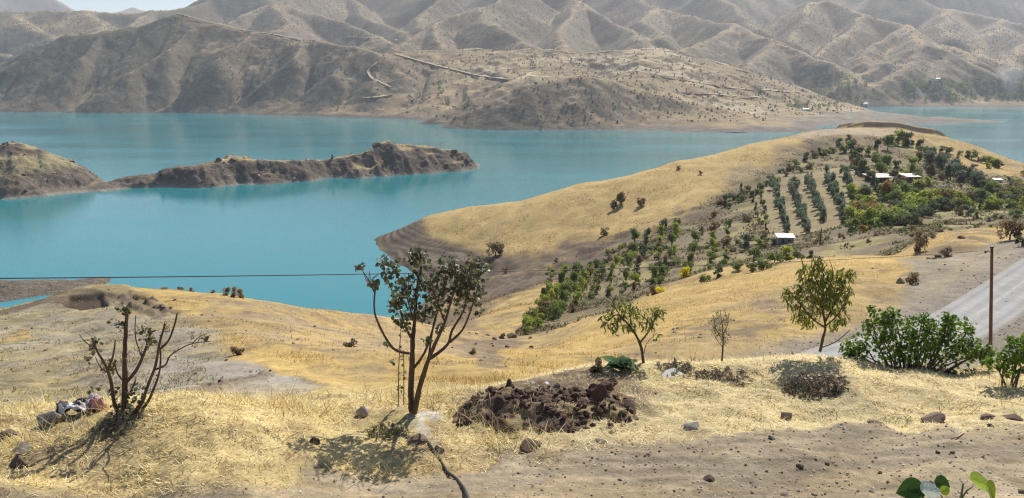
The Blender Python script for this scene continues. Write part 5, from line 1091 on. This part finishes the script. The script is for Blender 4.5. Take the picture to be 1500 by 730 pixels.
far_patch(190, 1322, 1500, 118, 149, 6, 11, FARG, 'grove_tree', 'green tree in the grove on the far right shore', 'trees of the far right grove', 'tree', 1500, 1800)
far_patch(95, 1190, 1268, 108, 152, 5, 10, FARG, 'valley_tree', 'dark green tree in the valley behind the low peninsula', 'trees in the far valley', 'tree', 1350, 1750)
far_patch(40, 1150, 1228, 142, 160, 4, 7, FARG, 'shore_tree', 'green tree near the low grey peninsula', 'trees by the peninsula', 'tree', 1060, 1500)
far_patch(24, 600, 690, 120, 160, 5, 8, FARM, 'ravine_shrub', 'dark shrub in the ravine left of the rounded headland', 'shrubs in the ravine', 'shrub', 1000, 1500)
far_patch(50, 580, 1000, 78, 118, 2, 3.8, FARM, 'bench_shrub', 'dark shrub dotted over the low saddle behind the headland', 'shrubs on the saddle', 'shrub', 1080, 1500)
far_patch(55, 1000, 1250, 95, 165, 2, 4, FARM, 'field_shrub', 'dark shrub along the fields right of the headland', 'shrubs along the far fields', 'shrub', 1060, 1500)
far_patch(28, 650, 1060, 118, 182, 1.8, 3.4, FARM, 'headland_shrub', 'small dark shrub on the rounded headland', 'shrubs on the headland', 'shrub', 880, 1090)
# the countless scrub on the hills: one mass
idx = np.nonzero((HZ > 7) & (HZ < 420) & (np.abs(TU) < .9) & (HY < 3600))
pr_ = (sstep(-.5, .6, fbm(HX, HY, 160, 3, 701)) * .8 + .2)[idx] * (.25 + sstep(-.1, .5, gyy)[idx]) * (HY[idx] ** 1.8) * np.gradient(rr)[idx[0]] / 1e6
sel = RNG.choice(len(idx[0]), 30000, p=pr_ / pr_.sum(), replace=False)
sv = []; sfc = []; scol = []
for k, s_ in enumerate(sel):
    i, j = idx[0][s_], idx[1][s_]; x, y, z = HX[i, j] + U3(-2, 2), HY[i, j] + U3(-3, 3), HZ[i, j]
    h = U3(.8, 2.5) * (1.0 if y < 2000 else 1.3); r = h * U3(.6, .9); b0 = len(sv)
    for a in range(5): an = a * 1.257 + U3(-.3, .3); rr2 = r * U3(.7, 1.1); sv.append((x + math.cos(an) * rr2, y + math.sin(an) * rr2, z - .3 + U3(0, .25) * h))
    for a in range(3): an = a * 2.09 + U3(-.3, .3); sv.append((x + math.cos(an) * r * .55, y + math.sin(an) * r * .55, z + h * U3(.6, .85)))
    sv.append((x, y, z + h))
    m_ = [5, 5, 6, 7, 7]
    for a in range(5): sfc.append((b0 + a, b0 + (a + 1) % 5, b0 + m_[a])); 
    sfc += [(b0 + 5, b0 + 1, b0 + 6), (b0 + 6, b0 + 3, b0 + 7), (b0 + 7, b0 + 0, b0 + 5), (b0 + 5, b0 + 6, b0 + 8), (b0 + 6, b0 + 7, b0 + 8), (b0 + 7, b0 + 5, b0 + 8)]
    c = random.choice([(.075, .075, .045), (.10, .09, .06), (.06, .065, .045), (.125, .105, .07)]); scol += [c] * 9
o = np_mesh('hillside_scrub', np.array(sv), np.array(sfc), M['foliage'], np.array(scol), True); tag(o, kind='stuff')
def far_house(px, py, wpx, hpx, label, wc, rc_, Ymin=1000, Ymax=1800):
    p = hill_hit(px, py, Ymin, Ymax); k = p.y / F; w_, h_ = wpx * k, hpx * k; t = tag(empty('house', p, U3(-.2, .2)), label, 'house')
    mb = MB(); mb.box(0, w_ * .3, h_ / 2 - 1, w_, w_ * .6, h_ + 2); mb.build('wall', plain_mat('far_wall', wc, .9, .1), t, False)
    mb = MB(); a, b = w_ / 2 + .4, w_ * .3 + .4; mb.add([(-a, w_ * .3 - b, h_), (a, w_ * .3 - b, h_), (a, w_ * .3 + b, h_), (-a, w_ * .3 + b, h_), (-a, w_ * .3, h_ * 1.4), (a, w_ * .3, h_ * 1.4)], [(0, 1, 5, 4), (2, 3, 4, 5), (1, 2, 5), (3, 0, 4), (3, 2, 1, 0)]); mb.build('roof', plain_mat('far_roof', rc_, .6, .1), t, False)
    for sx in (-.28, .05, .32): mb = MB(); mb.box(sx * w_, -.05, h_ * .55, w_ * .13, .2, h_ * .35); mb.build('window', plain_mat('far_window', (.06, .06, .07), .3, .1), t, False)
far_house(1375, 119, 8, 3, 'small white house above the grove on the far right shore', (.7, .68, .66), (.75, .75, .75), 1500, 1850); far_house(1181, 163, 9, 2.5, 'white shed on the low peninsula', (.7, .68, .64), (.8, .8, .8), 1050, 1400); far_house(1268, 156, 6, 2.5, 'tiny white house at the tip where the ridge meets the water', (.75, .73, .7), (.78, .76, .74), 1100, 1700)
def far_track(pxs, half, c, name='track', dz=1.1, Ymin=900, Ymax=1800):
    P_ = []
    for (a, b_) in zip(pxs[:-1], pxs[1:]):
        for k in range(12): P_.append(hill_hit(a[0] + (b_[0] - a[0]) * k / 12, a[1] + (b_[1] - a[1]) * k / 12, Ymin, Ymax))
    P_ = np.array(P_); 
    for _ in range(14): P_[1:-1] = (P_[:-2] + P_[1:-1] * 2 + P_[2:]) / 4
    tg = np.gradient(P_, axis=0); nr_ = np.stack([-tg[:, 1], tg[:, 0]], 1); nr_ /= np.linalg.norm(nr_, axis=1)[:, None] + 1e-9
    V_ = []
    for p, n2_ in zip(P_, nr_):
        for s_ in (-1, -.33, .33, 1): x, y = p[0] + n2_[0] * s_ * half, p[1] + n2_[1] * s_ * half; V_.append((x, y, max(p[2], hz_at(x, y)) + dz))
    V_ = np.array(V_); o = np_mesh(name, V_, gridfaces(len(P_), 4), plain_mat('track_dirt', c, .95, .2, .3)); tag(o, kind='structure'); return P_
tp = far_track([(578, 80), (620, 92), (665, 104), (700, 112), (748, 119)], 3.0, (.45, .37, .27))
mb = MB(); mb.tube([(p[0] - tp[0][0], p[1] - 3.2 - tp[0][1], p[2] + .1 - tp[0][2]) for p in tp], [.75] * len(tp), 6); o = mb.build('retaining_wall', plain_mat('dark_masonry', (.10, .085, .075), .9, .2)); o.location = tp[0]; tag(o, 'long dark retaining wall below the far hillside track', 'wall')
far_track([(505, 56), (530, 57), (560, 58), (585, 60)], 3.5, (.50, .43, .34), Ymin=1500, Ymax=2600); far_track([(553, 92), (538, 105), (545, 117), (575, 130)], 2.2, (.46, .38, .25)); far_track([(530, 146), (555, 144), (578, 139)], 2.0, (.46, .38, .25)); far_track([(570, 78), (620, 76), (700, 74), (770, 72), (810, 75), (846, 80)], 2.0, (.44, .36, .25), Ymin=1300, Ymax=1520); far_track([(862, 80), (900, 75), (960, 73), (1040, 89), (1100, 108)], 2.0, (.44, .36, .25), Ymin=1300, Ymax=1480); far_track([(930, 105), (1000, 118), (1080, 132), (1180, 137)], 1.8, (.47, .39, .28), Ymin=1060); far_track([(1000, 136), (1060, 141), (1130, 146)], 1.8, (.47, .39, .28), Ymin=1060); far_track([(260, 21), (300, 30), (390, 48), (470, 60)], 2.5, (.44, .36, .25), Ymin=1380, Ymax=1700)

# ------------------------------------------------------------------ dry grass, tufts, gravel
def blades(name, n_try, x0, x1, y0, y1, dens, lmin, lmax, wid, flat, cols, mat, logy=False):
    x = RNG.uniform(x0, x1, n_try); y = np.exp(RNG.uniform(math.log(y0), math.log(y1), n_try)) if logy else RNG.uniform(y0, y1, n_try)
    if logy: x = x * y
    li = np.clip(np.interp(np.log(y), LN, np.arange(NL)), 0, NL - 1.001); uj = np.clip((x / y - U[0]) / (U[1] - U[0]), 0, NU - 1.001)
    i = li.astype(int); j = uj.astype(int); a = li - i; b = uj - j
    keep = (RNG.random(n_try) < dens(i, j, x, y)) & (np.abs(x / y) < .98); x, y, i, j, a, b = [q[keep] for q in (x, y, i, j, a, b)]; n_ = len(x)
    z = (Z[i, j] * (1 - b) + Z[i, j + 1] * b) * (1 - a) + (Z[i + 1, j] * (1 - b) + Z[i + 1, j + 1] * b) * a
    P0 = np.stack([x, y, z - .008], 1); az = RNG.uniform(0, 2 * math.pi, n_) ; L = RNG.uniform(lmin, lmax, n_) * (.75 + .5 * vnoise(x * 1.3, y * 1.3, 5))
    el = np.clip(RNG.normal(flat, .35, n_), .03, 1.45); d = np.stack([np.cos(az) * np.cos(el), np.sin(az) * np.cos(el), np.sin(el)], 1)
    bend = np.stack([np.cos(az), np.sin(az), -np.ones(n_) * .5], 1) * (L * RNG.uniform(.05, .35, n_))[:, None]
    sd_ = np.stack([-np.sin(az + RNG.normal(0, .6, n_)), np.cos(az), np.zeros(n_)], 1); w_ = (wid * RNG.uniform(.6, 1.4, n_) * (y / 11.0) ** .6)[:, None]
    p1 = P0 + d * (L * .55)[:, None] + bend * .3; p2 = P0 + d * L[:, None] + bend
    V_ = np.stack([P0 - sd_ * w_, P0 + sd_ * w_, p1 - sd_ * w_ * .7, p1 + sd_ * w_ * .7, p2], 1)
    V_[:, 4, 2] = np.maximum(V_[:, 4, 2], z + .005); V_ = V_.reshape(-1, 3); b0 = np.arange(n_)[:, None] * 5
    Fc = (b0[:, :, None] + np.array([(0, 1, 3), (0, 3, 2), (2, 3, 4)])[None]).reshape(-1, 3)
    cs = (np.array(cols)[RNG.integers(0, len(cols), n_)] if cols is not None else np.clip(col[i, j] * 1.12, 0, .7)) * RNG.uniform(.75, 1.2, n_)[:, None]; cs = np.repeat(cs, 5, 0)
    o = np_mesh(name, V_, Fc, mat, cs, False); tag(o, kind='stuff'); print(name, n_); return o
strawc = [(.80, .67, .33), (.84, .74, .42), (.74, .59, .26), (.88, .81, .54), (.56, .42, .19), (.36, .25, .12)]
strawp = [(.82, .71, .40), (.86, .78, .50), (.74, .61, .31), (.88, .82, .58), (.58, .45, .23)]
BARE = sstep(.15, .55, fbm(XX, YY * 1.6, 1.5, 4, 845)) * (1 - .5 * RS)
GRS = STR * (1 - DRT) * (1 - .8 * BARE) * (1 - .55 * HEAPM) * (1 - .85 * ASHM)
left_w = lambda x, y: np.clip(sstep(.12, -.2, x / y), 0, 1)
clumpn = lambda x, y: np.clip(.35 + 1.3 * fbm(x, y, .8, 3, 801), 0, 1)
blades('mown_straw', 330000, -3, 14, 8.4, 18.5, lambda i, j, x, y: np.clip(GRS[i, j] * RS[i, j] * (.30 + .7 * clumpn(x, y)), 0, 1), .05, .15, .0046, .14, strawp, M['straw'])
blades('dry_grass', 480000, -14, 14, 8.4, 18.5, lambda i, j, x, y: np.clip(GRS[i, j] * (.38 + .6 * clumpn(x, y)) * (1 - .85 * RS[i, j]), 0, 1), .05, .155, .0054, .28, strawc, M['straw'])
blades('tall_dry_grass', 110000, -14, 14, 8.6, 16.5, lambda i, j, x, y: GRS[i, j] * sstep(.1, .7, fbm(x, y, 1.1, 3, 805)) * (.14 + .86 * left_w(x, y)),   .16, .42, .0040, .80, strawc, M['straw'])
blades('track_straw', 26000, -12, 12, 8.4, 12.5, lambda i, j, x, y: DRT[i, j] * sstep(0, .7, fbm(x * .4, y, .9, 3, 811)) * .5, .03, .10, .0035, .08, strawc, M['straw'])
def mid_d(i, j, x, y):
    g = col[i, j]; yel = np.clip((g[:, 0] - g[:, 2] * 1.6 - .05) * 5, .05, 1); return yel * np.clip(.3 + fbm(x, y, 3.0, 3, 821), 0, 1)
blades('slope_grass', 330000, -.9, .9, 17.5, 130, mid_d, .12, .26, .0065, .75, None, M['straw'], True)
blades('orchard_weeds', 420000, -.15, .95, 75, 400, lambda i, j, x, y: ORCH[i, j] * (1 - STRIPE[i, j]) * np.clip(.15 + 1.1 * fbm(x, y, 6.0, 3, 831), 0, 1),   .25, .8, .034, .6, [(.16, .14, .075), (.12, .10, .06), (.22, .20, .09), (.13, .15, .06), (.28, .22, .12)], M['straw'], True)
blades('hill_weeds', 170000, -1, .1, 15.5, 82, lambda i, j, x, y: OLV[i, j] * np.clip(.1 + 1.2 * fbm(x, y, 1.6, 3, 835), 0, 1), .06, .20, .008, .6, [(.20, .17, .09), (.34, .29, .15), (.26, .24, .12), (.13, .105, .07), (.42, .35, .18)], M['straw'], True)
blades('ridge_grass', 260000, -.35, .95, 130, 390, lambda i, j, x, y: (1 - ORCH[i, j]) * (1 - TIL1[i, j]) * (1 - TIL2[i, j]) * (Z[i, j] > 5) * np.clip(.2 + fbm(x, y, 9.0, 3, 833), 0, 1), .2, .45, .016, .7, None, M['straw'], True)
# gravel: countless small stones on the track and the stony ground
gv = []; gf = []; gc = []
def pebble(x, y, r, c):
    z = zat(x, y); b0 = len(gv); a0 = U3(0, 6)
    for a in range(5): rr2 = r * U3(.7, 1.2); gv.append((x + math.cos(a0 + a * 1.257) * rr2, y + math.sin(a0 + a * 1.257) * rr2, z - r * .1))
    for a in range(3): rr2 = r * U3(.45, .75); gv.append((x + math.cos(a0 + a * 2.09) * rr2, y + math.sin(a0 + a * 2.09) * rr2, z + r * U3(.5, .8)))
    m_ = [5, 5, 6, 7, 7]
    for a in range(5): gf.append((b0 + a, b0 + (a + 1) % 5, b0 + m_[a]))
    gf.extend([(b0 + 5, b0 + 1, b0 + 6), (b0 + 6, b0 + 3, b0 + 7), (b0 + 7, b0 + 0, b0 + 5), (b0 + 5, b0 + 6, b0 + 7)]); gc.extend([c] * 8)
for _ in range(8500):
    y = U3(8.4, 13); x = U3(-.75, .75) * y; i = int(np.interp(math.log(y), LN, np.arange(NL))); j = int((x / y + 1) / 2 * (NU - 1))
    if random.random() < DRT[i, j] * (.25 + .75 * (x > 0)) + .05: pebble(x, y, .006 + .024 * random.random() ** 3.5, jit(random.choice([(.20, .16, .125), (.36, .30, .23), (.11, .085, .07), (.48, .42, .34)])))
for _ in range(5200):
    y = math.exp(U3(math.log(16), math.log(120))); x = U3(-.8, .8) * y; i = int(np.interp(math.log(y), LN, np.arange(NL))); j = int((x / y + 1) / 2 * (NU - 1)); g = col[i, j]
    if g[0] < .36 and random.random() < .8: pebble(x, y, .03 + .16 * random.random() ** 4 * min(1, y / 60), jit(random.choice([(.13, .10, .08), (.20, .16, .125), (.30, .25, .20)])))
for _ in range(1500):
    k = random.randrange(len(RP)); sd2 = random.choice((-1, 1)); d_ = sd2 * (2.3 + abs(random.gauss(0, .8))); x, y = RP[k] + nrm[k] * d_ + tang[k] * U3(-1, 1)
    if y > 21: pebble(x, y, .02 + .09 * random.random() ** 3, jit(random.choice([(.20, .18, .16), (.30, .27, .23), (.12, .105, .09)])))
o = np_mesh('gravel', np.array(gv), np.array(gf), M['rock'], np.array(gc), False); tag(o, kind='stuff')

def brush(px, py, wpx, hpx, label, n_, cols, Ymax=15.3):
    p = at(px, py, 8.4, Ymax); k = p.y / F; t = tag(empty('brush_pile', p), label, 'brush'); mb = MB()
    for _ in range(n_):
        a = U3(0, 6.28); r_ = random.random() ** .6; c = Vector((math.cos(a) * r_ * wpx * k * .5, math.sin(a) * r_ * .35, U3(0, .9) * hpx * k * (1 - r_ * .8))); c.z += zat(p.x + c.x, p.y + c.y) - p.z
        d = rnd_dir(); d.z *= .35; L = U3(.06, .26); mb.tube([c - d * L, c + Vector((0, 0, U3(0, .02))), c + d * L], [.004, .005, .002], 4)
    mb.build('twigs', M['twig_grey'], t); mb = MB()
    for _ in range(n_ * 2):
        a = U3(0, 6.28); r_ = random.random() ** .6; c = Vector((math.cos(a) * r_ * wpx * k * .5, math.sin(a) * r_ * .4, U3(0, .9) * hpx * k * (1 - r_ * .8))); c.z += zat(p.x + c.x, p.y + c.y) - p.z
        leaf(mb, c, rnd_dir(), rnd_dir(), U3(.04, .10), 'broad', jit(random.choice(cols)))
    mb.build('dead_leaves', M['leaf'], t)
M['twig_grey'] = plain_mat('grey_twig', (.20, .16, .12), .9, .4, 20)
dl = [(.20, .16, .11), (.30, .25, .18), (.12, .095, .07), (.16, .14, .10)]
brush(1195, 556, 100, 26, 'grey pile of dead twigs and leaves under the young drooping tree', 150, dl); brush(1060, 541, 90, 12, 'low ridge of dry twigs at the foot of the spindly sapling', 70, dl); brush(1345, 532, 190, 16, 'dark litter of dead leaves under the large green shrub', 130, [(.10, .08, .06), (.16, .12, .08), (.07, .06, .045)]); brush(180, 655, 80, 18, 'grey-leaved suckers and dead twigs round the base of the bare tree', 90, [(.20, .19, .12), (.15, .15, .09), (.26, .23, .15)]); brush(568, 632, 70, 14, 'greenish weeds and dead leaves left of the white ash patch', 60, [(.14, .15, .06), (.20, .18, .09)]); brush(990, 536, 60, 14, 'twigs and dry stalks right of the leaning sapling', 60, dl)
m_, nt, nd, lk = new_mat('thin_smoke')
out = N(nt, 'ShaderNodeOutputMaterial'); pv = N(nt, 'ShaderNodeVolumePrincipled'); pv.inputs['Color'].default_value = (.9, .93, 1, 1); pv.inputs['Density'].default_value = .0045; lk.new(pv.outputs['Volume'], out.inputs['Volume'])
p0 = hill_hit(1480, 146, 1450, 1750); mb = MB(); mb.tube([p0 + Vector((U3(-4, 4) - i * 1.5, 0, 2 + i * 9)) for i in range(8)], [7 + i * 3.2 for i in range(7)] + [6], 12, 0, (1, 1, 1), True, .12); tag(mb.build('smoke', m_), kind='stuff')

iv = []
cand = np.nonzero((GZ > 1.5) & (sl > .3) & (GY > 380)); pick = RNG.choice(len(cand[0]), 420, replace=False)
mb = MB()
for s_ in pick:
    i, j = cand[0][s_], cand[1][s_]; clump(mb, (GX[i, j], GY[i, j], GZ[i, j]), .25 + .9 * random.random() ** 3, jit(random.choice([(.13, .105, .09), (.24, .205, .175), (.33, .29, .25), (.09, .072, .062)]), .2))
tag(mb.build('island_boulders', M['rock'], None, False), kind='stuff')
def isl_at(px, py, Y0, Y1):
    for Y in np.arange(Y0, Y1, .5):
        x, y, z = W(px, py, Y); i = int(np.argmin(abs(gy - y))); j = int(np.argmin(abs(gx - x)))
        if GZ[i, j] >= z: return Vector((x, y, GZ[i, j]))
    return Vector((x, y, GZ[i, j]))
for px, py, w_, h_, lb in [(553, 211, 16, 9, 'dark rock crowning the highest point of the long island'), (321, 232, 10, 7, 'dark rock at the left end of the outcrop on the island top'), (345, 232, 16, 5, 'flat reddish rock on top of the island'), (665, 221, 12, 6, 'dark rock near the right end of the island top'), (684, 234, 10, 6, 'dark rock at the right tip of the island')]:
    p = isl_at(px, py + 3, 430, 545); ob = bpy.data.objects.new('island_rock', random.choice(RK['dark'])); C.objects.link(ob); k = p.y / F; ob.scale = (w_ * k * .55, w_ * k * .5, h_ * k * .7); ob.location = p; ob.rotation_euler = (0, 0, U3(0, 6)); tag(ob, lb, 'rock')
for px, py, h_, lb in [(236, 258, 7, 'round dark bush at the left shoulder of the long island'), (566, 240, 9, 'round bush halfway up the cliff of the island'), (11, 211, 4, 'tiny dark bush on the top of the left peninsula'), (487, 231, 5, 'low bush on the rim of the island')]:
    tree_at(px, py, h_, 'dark', lb, 'island_bush', None, 'bush', 1.0, True, p=isl_at(px, py + 2, 400, 545))

print('built', time.time() - T0)
